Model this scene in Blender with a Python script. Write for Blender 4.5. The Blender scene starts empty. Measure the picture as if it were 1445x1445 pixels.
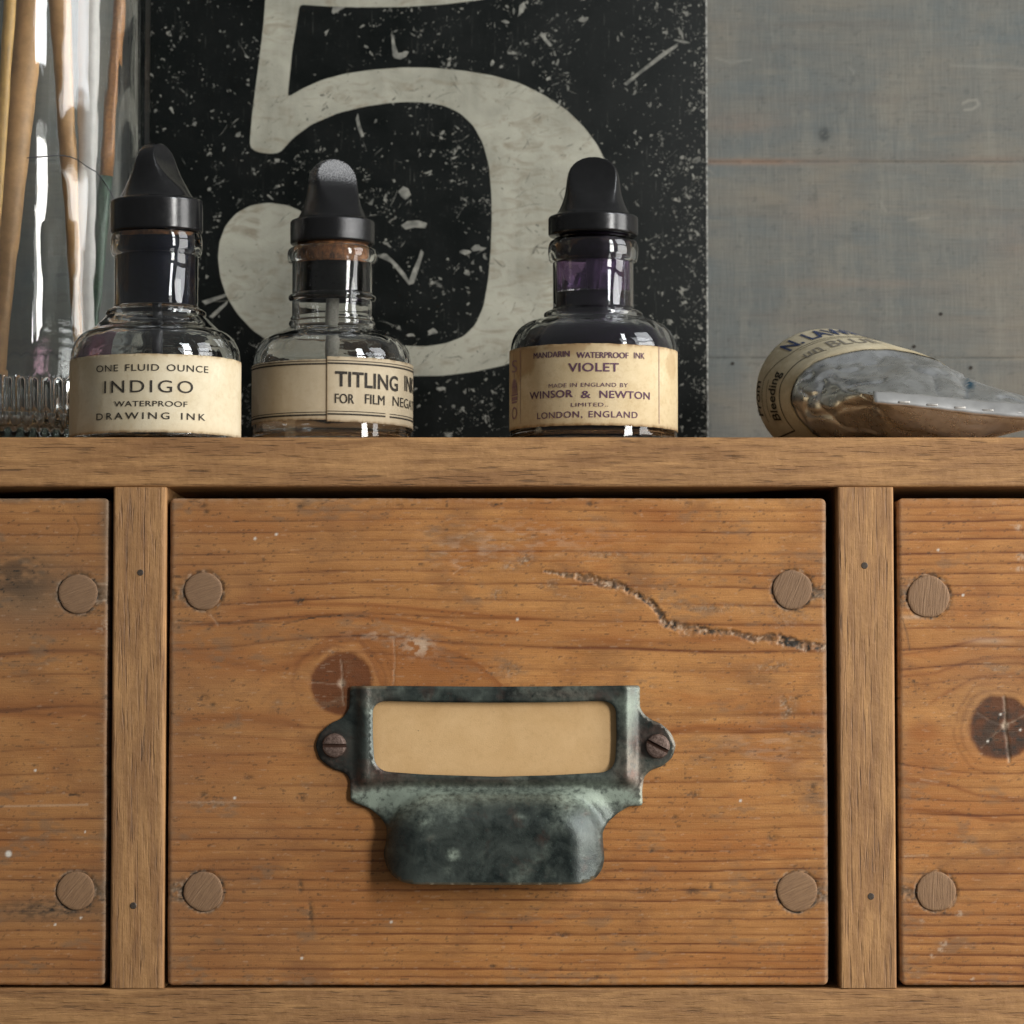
import bpy, bmesh, math, random
import numpy as np
from mathutils import Vector, Matrix
from mathutils.geometry import delaunay_2d_cdt

# ------------------------------------------------------------------ units
# Lengths below are written in fifths of a millimetre ("u"): one u is about
# one pixel of the photograph on the plane of the cabinet front (Y = 0).
K = 0.0002
D = 4500.0
PITCH = math.radians(3.3)
CT, ST = math.cos(PITCH), math.sin(PITCH)
FPX = D / CT
CAMZ = -105.0 - D * math.tan(PITCH)
scene = bpy.context.scene
COL = scene.collection

# ------------------------------------------------------------------ camera
cam_d = bpy.data.cameras.new('camera')
cam = bpy.data.objects.new('camera', cam_d)
COL.objects.link(cam)
cam.location = (0, -D * K, CAMZ * K)
cam.rotation_euler = (math.radians(90) + PITCH, 0, 0)
cam_d.sensor_width = 36.0
cam_d.lens = 36.0 * FPX / 1445.0
cam_d.clip_start = 0.01
cam_d.clip_end = 50
cam_d.dof.use_dof = True
cam_d.dof.focus_distance = (D + 40) * K
cam_d.dof.aperture_fstop = 22
scene.camera = cam

# ------------------------------------------------------------------ light
world = bpy.data.worlds.new('World')
scene.world = world
world.use_nodes = True
wn = world.node_tree
bg = wn.nodes['Background']
# a dim room: soft grey, a little lighter overhead and towards the window side (+X)
wt = wn.nodes.new('ShaderNodeTexCoord')
wsx = wn.nodes.new('ShaderNodeSeparateXYZ')
wn.links.new(wt.outputs['Generated'], wsx.inputs[0])
wr = wn.nodes.new('ShaderNodeValToRGB')
wr.color_ramp.elements[0].position = 0.0
wr.color_ramp.elements[0].color = (0.045, 0.04, 0.035, 1)
wr.color_ramp.elements[1].position = 1.0
wr.color_ramp.elements[1].color = (0.36, 0.37, 0.37, 1)
wm = wn.nodes.new('ShaderNodeMath'); wm.operation = 'MULTIPLY_ADD'
wm.inputs[1].default_value = 0.5; wm.inputs[2].default_value = 0.5
wn.links.new(wsx.outputs['Z'], wm.inputs[0])
wn.links.new(wm.outputs[0], wr.inputs[0])
wn.links.new(wr.outputs[0], bg.inputs[0])
bg.inputs[1].default_value = 0.62


def area(name, loc, target, sx, sy, power, color):
    ld = bpy.data.lights.new(name, 'AREA')
    ld.shape = 'RECTANGLE'; ld.size = sx; ld.size_y = sy
    ld.energy = power; ld.color = color
    o = bpy.data.objects.new(name, ld)
    COL.objects.link(o)
    o.location = loc
    o.rotation_euler = (Vector(target) - Vector(loc)).to_track_quat('-Z', 'Y').to_euler()
    return o


# daylight: a tall window square to the right of the cabinet, and a second one
# farther round behind the camera's right shoulder; two lights of glass in each
def window(az, dist, z, pw, ph, gap, power, top, low):
    a = math.radians(az)
    c0 = Vector((dist * math.sin(a), -dist * math.cos(a), z))
    d = Vector((-math.sin(a), math.cos(a), 0))
    sd = Vector((math.cos(a), math.sin(a), 0))
    for j in (-1, 1):
        c = c0 + Vector((0, 0, j * (ph + gap) / 2))
        area('window_light', c, c + d, pw, ph, power, top if j > 0 else low)


window(80, 1.05, 0.30, 0.46, 0.50, 0.05, 6.0, (0.96, 0.98, 1.0), (1.0, 0.985, 0.95))
window(49, 1.25, 0.36, 0.20, 0.52, 0.05, 8.8, (0.96, 0.98, 1.0), (1.0, 0.98, 0.94))

scene.view_settings.view_transform = 'Standard'
scene.view_settings.look = 'None'
scene.view_settings.exposure = 0.0
scene.view_settings.gamma = 1.0
scene.render.engine = 'CYCLES'
cy = scene.cycles
cy.max_bounces = 16
cy.transmission_bounces = 14
cy.glossy_bounces = 6
cy.diffuse_bounces = 3
cy.transparent_max_bounces = 16
cy.use_denoising = True
cy.blur_glossy = 0.3
cy.sample_clamp_indirect = 6.0


# ------------------------------------------------------------------ projection helpers
def at(px, py, Y):
    """the point of the plane Y seen at this place of the picture (u)"""
    a = (px - 722.5) / FPX
    b = -(py - 722.5) / FPX
    dx, dy, dz = a, CT - b * ST, ST + b * CT
    t = (Y + D) / dy
    return dx * t, Y, CAMZ + dz * t


def proj(X, Y, Z):
    dy = Y + D; dz = Z - CAMZ
    depth = dy * CT + dz * ST
    up = -dy * ST + dz * CT
    return 722.5 + X / depth * FPX, 722.5 - up / depth * FPX


# ------------------------------------------------------------------ noise
_rng = np.random.RandomState(7)
_T = _rng.rand(256, 256)


def vnoise(x, y, s=0):
    x = np.asarray(x, float) + s * 17.31; y = np.asarray(y, float) + s * 9.77
    xi = np.floor(x).astype(int); yi = np.floor(y).astype(int)
    fx = x - xi; fy = y - yi
    fx = fx * fx * (3 - 2 * fx); fy = fy * fy * (3 - 2 * fy)
    a = _T[xi & 255, yi & 255]; b = _T[(xi + 1) & 255, yi & 255]
    c = _T[xi & 255, (yi + 1) & 255]; d = _T[(xi + 1) & 255, (yi + 1) & 255]
    return (a * (1 - fx) + b * fx) * (1 - fy) + (c * (1 - fx) + d * fx) * fy


def fbm(x, y, s=0, o=4):
    v = 0; a = 0.5; t = 0
    for i in range(o):
        v = v + a * vnoise(x * 2 ** i, y * 2 ** i, s + i * 3); t += a; a *= 0.5
    return v / t


def sstep(a, b, x):
    t = np.clip((x - a) / (b - a), 0, 1)
    return t * t * (3 - 2 * t)


def bump(x, y, cx, cy_, rx, ry, p=1.0):
    return np.exp(-(((x - cx) / rx) ** 2 + ((y - cy_) / ry) ** 2) ** p)


def dist_poly(x, y, pts):
    d = np.full(x.shape, 1e9)
    tt = np.zeros(x.shape); acc = 0
    for (x0, y0), (x1, y1) in zip(pts[:-1], pts[1:]):
        L = math.hypot(x1 - x0, y1 - y0)
        t = np.clip(((x - x0) * (x1 - x0) + (y - y0) * (y1 - y0)) / (L * L), 0, 1)
        dd = np.hypot(x - x0 - t * (x1 - x0), y - y0 - t * (y1 - y0))
        m = dd < d
        tt = np.where(m, acc + t * L, tt); d = np.where(m, dd, d); acc += L
    return d, tt / acc


def inside(x, y, poly):
    x = np.asarray(x); y = np.asarray(y)
    r = np.zeros(x.shape, bool); n = len(poly)
    for i in range(n):
        x0, y0 = poly[i]; x1, y1 = poly[(i + 1) % n]
        if y0 == y1: continue
        c = ((y0 > y) != (y1 > y)) & (x < (x1 - x0) * (y - y0) / (y1 - y0) + x0)
        r ^= c
    return r


def dense(poly, step, closed=True, smooth=0):
    out = []
    n = len(poly)
    for i in range(n if closed else n - 1):
        a = poly[i]; b = poly[(i + 1) % n]
        m = max(1, int(math.hypot(b[0] - a[0], b[1] - a[1]) / step))
        for j in range(m):
            out.append((a[0] + (b[0] - a[0]) * j / m, a[1] + (b[1] - a[1]) * j / m))
    if not closed: out.append(poly[-1])
    P = np.array(out)
    for _ in range(smooth):
        P = (np.roll(P, 1, 0) + 2 * P + np.roll(P, -1, 0)) / 4
    return [tuple(p) for p in P]


def catmull(poly, n=8):
    out = []; m = len(poly)
    for i in range(m):
        p0, p1, p2, p3 = [np.array(poly[(i + k) % m], float) for k in (-1, 0, 1, 2)]
        for j in range(n):
            t = j / n
            out.append(tuple(0.5 * (2 * p1 + (p2 - p0) * t + (2 * p0 - 5 * p1 + 4 * p2 - p3) * t * t + (3 * p1 - p0 - 3 * p2 + p3) * t ** 3)))
    return out


# ------------------------------------------------------------------ objects
def obj_from(name, me, parent=None, loc=None, mat=None):
    o = bpy.data.objects.new(name, me)
    COL.objects.link(o)
    if parent is not None: o.parent = parent
    if loc is not None: o.location = [c * K for c in loc]
    if mat is not None: me.materials.append(mat)
    return o


def mesh_np(name, V, F, mat, parent=None, smooth=True, attrs=None, loc=None):
    """V (n,3) in u; F list of index tuples or an (m,k) array"""
    V = np.asarray(V, float) * K
    me = bpy.data.meshes.new(name)
    if isinstance(F, np.ndarray):
        m, k = F.shape
        me.vertices.add(len(V)); me.vertices.foreach_set('co', V.astype(np.float32).ravel())
        me.loops.add(m * k); me.loops.foreach_set('vertex_index', F.astype(np.int32).ravel())
        me.polygons.add(m)
        me.polygons.foreach_set('loop_start', np.arange(0, m * k, k, dtype=np.int32))
        me.polygons.foreach_set('loop_total', np.full(m, k, dtype=np.int32))
    else:
        me.from_pydata([tuple(v) for v in V], [], F)
    me.update(calc_edges=True)
    me.validate()
    me.polygons.foreach_set('use_smooth', [smooth] * len(me.polygons))
    if attrs:
        for an, A in attrs.items():
            at_ = me.color_attributes.new(an, 'FLOAT_COLOR', 'POINT')
            C = np.ones((len(V), 4), np.float32)
            A = np.asarray(A)
            C[:, :A.shape[1]] = A
            at_.data.foreach_set('color', C.ravel())
    return obj_from(name, me, parent, loc, mat)


def empty(name, loc, rz=0):
    o = bpy.data.objects.new(name, None)
    COL.objects.link(o)
    o.location = [c * K for c in loc]
    o.rotation_euler = (0, 0, rz)
    o.empty_display_size = 0.01
    return o


def tag(o, label=None, cat=None, group=None, kind=None):
    if label: o['label'] = label
    if cat: o['category'] = cat
    if group: o['group'] = group
    if kind: o['kind'] = kind
    return o


def bm_obj(name, bm, mat, parent=None, smooth=False, loc=None):
    for v in bm.verts: v.co *= K
    bmesh.ops.recalc_face_normals(bm, faces=bm.faces)
    me = bpy.data.meshes.new(name)
    bm.to_mesh(me); bm.free()
    me.polygons.foreach_set('use_smooth', [smooth] * len(me.polygons))
    return obj_from(name, me, parent, loc, mat)


def box_bm(x0, x1, y0, y1, z0, z1, r=0, seg=3, bm=None):
    b = bmesh.new()
    bmesh.ops.create_cube(b, size=1)
    for v in b.verts:
        v.co = Vector(((x0 + x1) / 2 + v.co.x * (x1 - x0), (y0 + y1) / 2 + v.co.y * (y1 - y0), (z0 + z1) / 2 + v.co.z * (z1 - z0)))
    if r > 0:
        bmesh.ops.bevel(b, geom=list(b.edges), offset=r, segments=seg, profile=0.5, affect='EDGES')
    return b


def lathe(name, prof, mat, parent, n=72, mod=None, loc=None, closed=False):
    """prof: (r, z) list; revolved round Z; mod(theta, r, z) -> r"""
    prof = np.array(prof, float)
    th = np.arange(n) * 2 * math.pi / n
    V = []
    for r, z in prof:
        rr = np.full(n, r) if mod is None else mod(th, r, z)
        V.append(np.stack([rr * np.sin(th), -rr * np.cos(th), np.full(n, z)], 1))
    V = np.concatenate(V)
    m = len(prof); F = []
    rng = m if closed else m - 1
    for i in range(rng):
        a = i * n; b = ((i + 1) % m) * n
        for j in range(n):
            k = (j + 1) % n
            F.append((a + j, a + k, b + k, b + j))
    if not closed:
        F.append(tuple(range(n - 1, -1, -1)))
        F.append(tuple((m - 1) * n + j for j in range(n)))
    return mesh_np(name, V, F, mat, parent, True, loc=loc)


def smooth_prof(pts, n=5):
    """Catmull-Rom through an open profile"""
    P = [np.array(p, float) for p in pts]
    P = [2 * P[0] - P[1]] + P + [2 * P[-1] - P[-2]]
    out = []
    for i in range(1, len(P) - 2):
        for j in range(n):
            t = j / n
            p0, p1, p2, p3 = P[i - 1:i + 3]
            out.append(tuple(0.5 * (2 * p1 + (p2 - p0) * t + (2 * p0 - 5 * p1 + 4 * p2 - p3) * t * t + (3 * p1 - p0 - 3 * p2 + p3) * t ** 3)))
    out.append(tuple(P[-2]))
    return out


def grid_faces(nu, nv, wrap_u=False):
    """vertex index = iv*nu + iu"""
    iu = np.arange(nu if wrap_u else nu - 1); iv = np.arange(nv - 1)
    A, B = np.meshgrid(iu, iv)
    A = A.ravel(); B = B.ravel(); A2 = (A + 1) % nu
    return np.stack([B * nu + A, B * nu + A2, (B + 1) * nu + A2, (B + 1) * nu + A], 1)


# ------------------------------------------------------------------ shader helper
class Sh:
    def __init__(s, name):
        s.m = bpy.data.materials.new(name)
        s.m.use_nodes = True
        s.t = s.m.node_tree
        s.b = s.t.nodes['Principled BSDF']
        s.out = s.t.nodes['Material Output']
        tc = s.t.nodes.new('ShaderNodeTexCoord')
        s.tc = tc
        vm = s.t.nodes.new('ShaderNodeVectorMath'); vm.operation = 'SCALE'
        vm.inputs['Scale'].default_value = 1 / K
        s.t.links.new(tc.outputs['Object'], vm.inputs[0])
        s.P = vm.outputs[0]                      # object position in u

    def n(s, typ, **kw):
        nd = s.t.nodes.new(typ)
        for k, v in kw.items(): setattr(nd, k, v)
        return nd

    def set(s, sock, v):
        if hasattr(v, 'is_linked') or isinstance(v, bpy.types.NodeSocket): s.t.links.new(v, sock)
        elif isinstance(v, (tuple, list)) and len(v) == 3 and sock.type == 'RGBA': sock.default_value = (*v, 1)
        else: sock.default_value = v

    def math(s, op, a, b=0.0, c=0.0, clamp=False):
        nd = s.n('ShaderNodeMath', operation=op, use_clamp=clamp)
        s.set(nd.inputs[0], a); s.set(nd.inputs[1], b)
        if len(nd.inputs) > 2: s.set(nd.inputs[2], c)
        return nd.outputs[0]

    def mapp(s, scale=(1, 1, 1), loc=(0, 0, 0), rot=(0, 0, 0), src=None):
        nd = s.n('ShaderNodeMapping')
        s.t.links.new(src or s.P, nd.inputs[0])
        nd.inputs['Scale'].default_value = scale
        nd.inputs['Location'].default_value = loc
        nd.inputs['Rotation'].default_value = rot
        return nd.outputs[0]

    def noise(s, vec, scale=1.0, detail=4.0, rough=0.5, dist=0.0):
        nd = s.n('ShaderNodeTexNoise')
        s.t.links.new(vec, nd.inputs['Vector'])
        nd.inputs['Scale'].default_value = scale; nd.inputs['Detail'].default_value = detail
        nd.inputs['Roughness'].default_value = rough; nd.inputs['Distortion'].default_value = dist
        return nd.outputs['Fac']

    def voro(s, vec, scale=1.0, feature='F1'):
        nd = s.n('ShaderNodeTexVoronoi', feature=feature)
        s.t.links.new(vec, nd.inputs['Vector']); nd.inputs['Scale'].default_value = scale
        return nd.outputs['Distance']

    def rng(s, v, a, b, c=0.0, d=1.0, smooth=False):
        nd = s.n('ShaderNodeMapRange')
        nd.clamp = True
        if smooth: nd.interpolation_type = 'SMOOTHSTEP'
        s.set(nd.inputs[0], v)
        for i, q in enumerate((a, b, c, d)): nd.inputs[i + 1].default_value = q
        return nd.outputs[0]

    def mix(s, f, a, b, mode='MIX'):
        nd = s.n('ShaderNodeMix', data_type='RGBA', blend_type=mode)
        s.set(nd.inputs[0], f); s.set(nd.inputs[6], a); s.set(nd.inputs[7], b)
        return nd.outputs[2]

    def attr(s, name):
        nd = s.n('ShaderNodeAttribute', attribute_name=name)
        sp = s.n('ShaderNodeSeparateColor')
        s.t.links.new(nd.outputs['Color'], sp.inputs[0])
        return sp.outputs[0], sp.outputs[1], sp.outputs[2]

    def bump(s, h, dist=1.0, strength=1.0, prev=None):
        nd = s.n('ShaderNodeBump')
        s.set(nd.inputs['Height'], h)
        nd.inputs['Distance'].default_value = dist * K
        nd.inputs['Strength'].default_value = strength
        if prev is not None: s.t.links.new(prev, nd.inputs['Normal'])
        return nd.outputs[0]

    def done(s, color=None, rough=None, normal=None, **kw):
        if color is not None: s.set(s.b.inputs['Base Color'], color)
        if rough is not None: s.set(s.b.inputs['Roughness'], rough)
        if normal is not None: s.t.links.new(normal, s.b.inputs['Normal'])
        for k, v in kw.items(): s.set(s.b.inputs[k], v)
        return s.m


M = {}


def mat_pine():
    s = Sh('waxed_old_pine')
    ring, warm, pale = s.attr('grain')
    dirt, grey, spot = s.attr('marks')
    big = s.noise(s.mapp((0.0035, 1, 0.014)), 1.0, 4, 0.6, 0.6)
    blot = s.noise(s.mapp((0.010, 1, 0.013), (7, 2, 5)), 1.0, 5, 0.65, 0.8)
    fib = s.noise(s.mapp((0.012, 1, 0.6)), 1.0, 5, 0.65)
    fib2 = s.noise(s.mapp((0.05, 1, 0.9)), 1.0, 3, 0.7)
    mott = s.noise(s.mapp((0.012, 1, 0.02)), 1.0, 5, 0.6)
    speck = s.noise(s.P, 0.45, 3, 0.7)
    c = s.mix(s.rng(mott, 0.3, 0.7), (0.44, 0.192, 0.050), (0.72, 0.350, 0.108))
    c = s.mix(s.math('MULTIPLY', s.rng(fib, 0.35, 0.7), 0.4), c, (0.36, 0.14, 0.04))
    c = s.mix(s.math('MULTIPLY', s.rng(fib2, 0.45, 0.75), 0.15), c, (0.62, 0.33, 0.13))
    c = s.mix(s.rng(big, 0.48, 0.66, 0, 0.7), c, (0.45, 0.155, 0.033))
    c = s.mix(s.rng(blot, 0.50, 0.70, 0, 0.65), c, (0.22, 0.105, 0.042))
    c = s.mix(s.math('MULTIPLY', warm, 0.75, clamp=True), c, (0.38, 0.130, 0.028))
    c = s.mix(s.rng(speck, 0.35, 0.75, 0.0, 0.40), c, (0.26, 0.11, 0.035))
    c = s.mix(s.math('MULTIPLY', ring, 0.95, clamp=True), c, (0.165, 0.050, 0.012))
    c = s.mix(s.math('MULTIPLY', grey, 0.85, clamp=True), c, (0.22, 0.135, 0.075))
    c = s.mix(s.math('MULTIPLY', pale, 0.9, clamp=True), c, (0.62, 0.46, 0.32))
    c = s.mix(s.math('MULTIPLY', dirt, 0.95, clamp=True), c, (0.035, 0.028, 0.02))
    c = s.mix(s.math('MULTIPLY', spot, 1.0, clamp=True), c, (0.74, 0.68, 0.58))
    nb = s.bump(fib, 2.0, 0.35)
    nb = s.bump(speck, 1.5, 0.3, nb)
    M['pine'] = s.done(c, s.rng(fib, 0.3, 0.7, 0.44, 0.64), nb)
    s.b.inputs['Specular IOR Level'].default_value = 0.35


def mat_frame(name, axis, tone=1.0, seed=0):
    """open-pored brown hardwood; grain runs along axis"""
    s = Sh(name)
    if axis == 'x':
        a = s.mapp((0.010, 0.09, 0.09), (seed, seed, 0), (0, 0.02, 0))
        b = s.mapp((0.022, 0.5, 0.42), (seed * 2, 0, seed), (0, 0.045, 0))
        f = s.mapp((0.02, 0.9, 0.9), (0, seed, 0), (0, 0.03, 0))
        w = s.mapp((0.0035, 0.04, 0.04), (seed, 0, 0))
    else:
        a = s.mapp((0.09, 0.09, 0.010), (seed, seed, 0), (0, 0.05, 0))
        b = s.mapp((0.34, 0.5, 0.014), (seed * 2, 0, seed), (0, 0.10 if seed > 5 else -0.07, 0))
        f = s.mapp((0.9, 0.9, 0.02), (0, seed, 0), (0, 0.05, 0))
        w = s.mapp((0.04, 0.04, 0.0035), (seed, 0, 0))
    band = s.noise(a, 1.0, 4, 0.6, 0.8)
    pore = s.noise(b, 1.0, 2, 0.55, 0.2)
    fine = s.noise(f, 1.0, 4, 0.7)
    wide = s.noise(w, 1.0, 3, 0.6, 0.5)
    sp = s.noise(s.P, 0.4, 3, 0.7)
    t = tone
    c = s.mix(s.rng(band, 0.3, 0.7), (0.31 * t, 0.152 * t, 0.055 * t), (0.62 * t, 0.335 * t, 0.132 * t))
    c = s.mix(s.rng(wide, 0.45, 0.65, 0, 0.6), c, (0.235 * t, 0.105 * t, 0.040 * t))
    c = s.mix(s.rng(fine, 0.4, 0.7, 0, 0.35), c, (0.24 * t, 0.12 * t, 0.05 * t))
    pm = s.rng(pore, 0.56, 0.66)
    pm = s.math('MULTIPLY', pm, s.rng(wide, 0.38, 0.62, 0.15, 1.0))
    c = s.mix(s.math('MULTIPLY', pm, 0.85), c, (0.10, 0.052, 0.024))
    c = s.mix(s.rng(sp, 0.25, 0.8, 0, 0.3), c, (0.22 * t, 0.12 * t, 0.055 * t))
    h = s.math('SUBTRACT', fine, s.math('MULTIPLY', pm, 1.6))
    nb = s.bump(h, 2.2, 0.45)
    nb = s.bump(s.noise(s.P, 0.06, 2, 0.5), 3, 0.4, nb)
    M[name] = s.done(c, s.rng(band, 0.3, 0.7, 0.5, 0.66), nb)
    s.b.inputs['Specular IOR Level'].default_value = 0.35


def mat_plug():
    s = Sh('end_grain_plug')
    a = s.noise(s.mapp((0.03, 1, 0.42)), 1.0, 4, 0.65, 0.3)
    b = s.noise(s.P, 0.35, 3, 0.7)
    c = s.mix(s.rng(a, 0.3, 0.7), (0.22, 0.115, 0.052), (0.36, 0.205, 0.10))
    c = s.mix(s.rng(a, 0.66, 0.72, 0, 0.5), c, (0.6, 0.42, 0.27))
    c = s.mix(s.rng(a, 0.36, 0.3, 0, 0.7), c, (0.10, 0.055, 0.03))
    c = s.mix(s.rng(b, 0.4, 0.8, 0, 0.45), c, (0.17, 0.1, 0.06))
    oi = s.n('ShaderNodeObjectInfo')
    c = s.mix(s.rng(oi.outputs['Random'], 0, 1, 0, 0.45), c, (0.20, 0.12, 0.07))
    M['plug'] = s.done(c, 0.7, s.bump(a, 2.5, 0.6))


def mat_wall():
    s = Sh('grey_limewashed_plank')
    v = s.noise(s.mapp((0.03, 1, 0.0035)), 1.0, 4, 0.65)
    h = s.noise(s.mapp((0.003, 1, 0.05)), 1.0, 5, 0.6)
    cl = s.noise(s.mapp((0.004, 1, 0.006)), 1.0, 4, 0.6, 0.5)
    cl2 = s.noise(s.mapp((0.005, 1, 0.012), (40, 3, 9)), 1.0, 3, 0.6, 0.4)
    wv = s.noise(s.mapp((0.3, 1, 0.02)), 1.0, 2, 0.6)
    wh = s.noise(s.mapp((0.02, 1, 0.35)), 1.0, 2, 0.6)
    worn, dark, lite = s.attr('wear')
    c = s.mix(s.rng(cl, 0.35, 0.65), (0.118, 0.128, 0.122), (0.175, 0.16, 0.13))
    c = s.mix(s.rng(cl2, 0.5, 0.75, 0, 0.5), c, (0.108, 0.13, 0.135))
    c = s.mix(s.rng(v, 0.5, 0.75, 0, 0.5), c, (0.215, 0.207, 0.172))
    c = s.mix(s.rng(h, 0.5, 0.72, 0, 0.45), c, (0.115, 0.104, 0.093))
    c = s.mix(s.rng(wv, 0.45, 0.75, 0, 0.2), c, (0.235, 0.223, 0.19))
    c = s.mix(s.rng(wh, 0.45, 0.75, 0, 0.25), c, (0.09, 0.09, 0.085))
    c = s.mix(s.math('MULTIPLY', worn, 0.6, clamp=True), c, (0.23, 0.155, 0.11))
    c = s.mix(s.math('MULTIPLY', dark, 0.9, clamp=True), c, (0.04, 0.045, 0.045))
    c = s.mix(s.math('MULTIPLY', lite, 0.4, clamp=True), c, (0.36, 0.35, 0.3))
    nb = s.bump(wh, 2, 0.25); nb = s.bump(wv, 2, 0.2, nb)
    M['wall'] = s.done(c, 0.75, nb)
    s.b.inputs['Specular IOR Level'].default_value = 0.25


def mat_sign():
    s = Sh('black_enamel')
    n1 = s.noise(s.P, 0.012, 5, 0.6, 0.4)
    n2 = s.noise(s.P, 0.35, 4, 0.7)
    n3 = s.noise(s.mapp((0.12, 1, 0.25)), 1.0, 5, 0.7, 1.0)
    c = s.mix(s.rng(n1, 0.35, 0.7), (0.004, 0.0055, 0.005), (0.009, 0.0105, 0.0098))
    for rot_, sd_ in ((0.7, 1), (-0.5, 5), (1.35, 9), (0.15, 13)):
        sc = s.noise(s.mapp((0.55, 1, 0.012), (sd_, 0, sd_ * 3), (0, rot_, 0)), 1.0, 2, 0.5)
        c = s.mix(s.math('MULTIPLY', s.rng(sc, 0.70, 0.74, 0, .45), s.rng(n1, .4, .6)), c, (0.16, 0.16, 0.14))
    c = s.mix(s.rng(n3, 0.60, 0.72, 0, 0.35), c, (0.07, 0.075, 0.068))
    c = s.mix(s.rng(n2, 0.68, 0.74, 0, 0.7), c, (0.12, 0.12, 0.105))
    M['sign'] = s.done(c, s.rng(n1, 0.3, 0.7, 0.42, 0.6), s.bump(n2, 1.0, 0.3))
    s.b.inputs['Specular IOR Level'].default_value = 0.12
    s = Sh('off_white_enamel')
    n1 = s.noise(s.P, 0.010, 5, 0.6, 0.5)
    n2 = s.noise(s.P, 0.30, 4, 0.7)
    n3 = s.noise(s.mapp((0.02, 1, 0.05)), 1.0, 4, 0.6, 1.2)
    vs = s.noise(s.mapp((0.10, 1, 0.008)), 1.0, 3, 0.6)
    c = s.mix(s.rng(n1, 0.3, 0.7), (0.24, 0.235, 0.185), (0.42, 0.41, 0.33))
    c = s.mix(s.rng(n3, 0.50, 0.70, 0, 0.7), c, (0.19, 0.155, 0.10))
    c = s.mix(s.rng(vs, 0.45, 0.7, 0, 0.25), c, (0.40, 0.385, 0.315))
    c = s.mix(s.rng(n2, 0.66, 0.74, 0, 0.5), c, (0.14, 0.14, 0.12))
    M['numeral'] = s.done(c, 0.6, s.bump(n2, 1.2, 0.35))
    s = Sh('bare_chipped_undercoat')
    n = s.noise(s.P, 0.2, 3, 0.7)
    n_ = s.noise(s.P, 0.05, 3, 0.7)
    c = s.mix(s.rng(n, 0.3, 0.7), (0.10, 0.10, 0.088), (0.40, 0.39, 0.33))
    c = s.mix(s.rng(n_, 0.42, 0.62, 0, 0.8), c, (0.05, 0.052, 0.046))
    M['chip'] = s.done(c, 0.75)
    s = Sh('dark_scratch')
    n = s.noise(s.P, 0.2, 3, 0.7)
    c = s.mix(s.rng(n, 0.3, 0.7), (0.03, 0.035, 0.03), (0.19, 0.175, 0.13))
    M['scratch'] = s.done(c, 0.8)
    s = Sh('chipped_metal_edge')
    n = s.noise(s.P, 0.15, 4, 0.7)
    M['edge'] = s.done(s.mix(s.rng(n, 0.4, 0.6), (0.06, 0.06, 0.055), (0.42, 0.42, 0.38)), 0.6)


def mat_patina():
    s = Sh('patinated_bronze')
    verd_and_light, brown, bright = s.attr('patina')
    n1 = s.noise(s.P, 0.018, 5, 0.65, 0.6)
    n2 = s.noise(s.P, 0.12, 5, 0.7)
    n3 = s.noise(s.P, 0.5, 3, 0.7)
    n4 = s.noise(s.mapp((0.10, 0.1, 0.5)), 1.0, 4, 0.7)
    c = s.mix(s.rng(n1, 0.38, 0.66), (0.014, 0.021, 0.019), (0.085, 0.10, 0.086))
    c = s.mix(s.rng(n2, 0.5, 0.75, 0, 0.3), c, (0.09, 0.12, 0.105))
    c = s.mix(s.rng(s.noise(s.P, 0.03, 4, 0.6, 0.3), 0.56, 0.7, 0, .45), c, (0.10, 0.055, 0.04))
    bm_ = s.math('MULTIPLY', brown, s.rng(n2, 0.3, 0.6), clamp=True)
    c = s.mix(bm_, c, (0.13, 0.06, 0.042))
    vm = s.math('MULTIPLY', verd_and_light, s.rng(n2, 0.25, 0.62), clamp=True)
    c = s.mix(vm, c, (0.30, 0.35, 0.28))  # one pale tint for verdigris and for the painted light on the shoulders
    c = s.mix(s.rng(n3, 0.66, 0.74, 0, 0.55), c, (0.12, 0.27, 0.21))
    c = s.mix(s.math('MULTIPLY', bright, 0.9, clamp=True), c, (0.5, 0.36, 0.2))
    r = s.rng(n2, 0.3, 0.7, 0.26, 0.42)
    r = s.math('ADD', r, s.math('MULTIPLY', vm, 0.2))
    nb = s.bump(n3, 1.2, 0.25)
    nb = s.bump(n2, 1.5, 0.2, nb)
    M['patina'] = s.done(c, r, nb, Metallic=0.45)
    s.b.inputs['Specular IOR Level'].default_value = 0.7
    s = Sh('tarnished_screw')
    n = s.noise(s.P, 0.25, 4, 0.7)
    c = s.mix(s.rng(n, 0.35, 0.65), (0.085, 0.05, 0.038), (0.22, 0.15, 0.12))
    M['screw'] = s.done(c, 0.5, s.bump(n, 2, 0.4), Metallic=0.4)
    s = Sh('rusty_slot')
    M['slot'] = s.done((0.05, 0.02, 0.01), 0.9)


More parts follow.
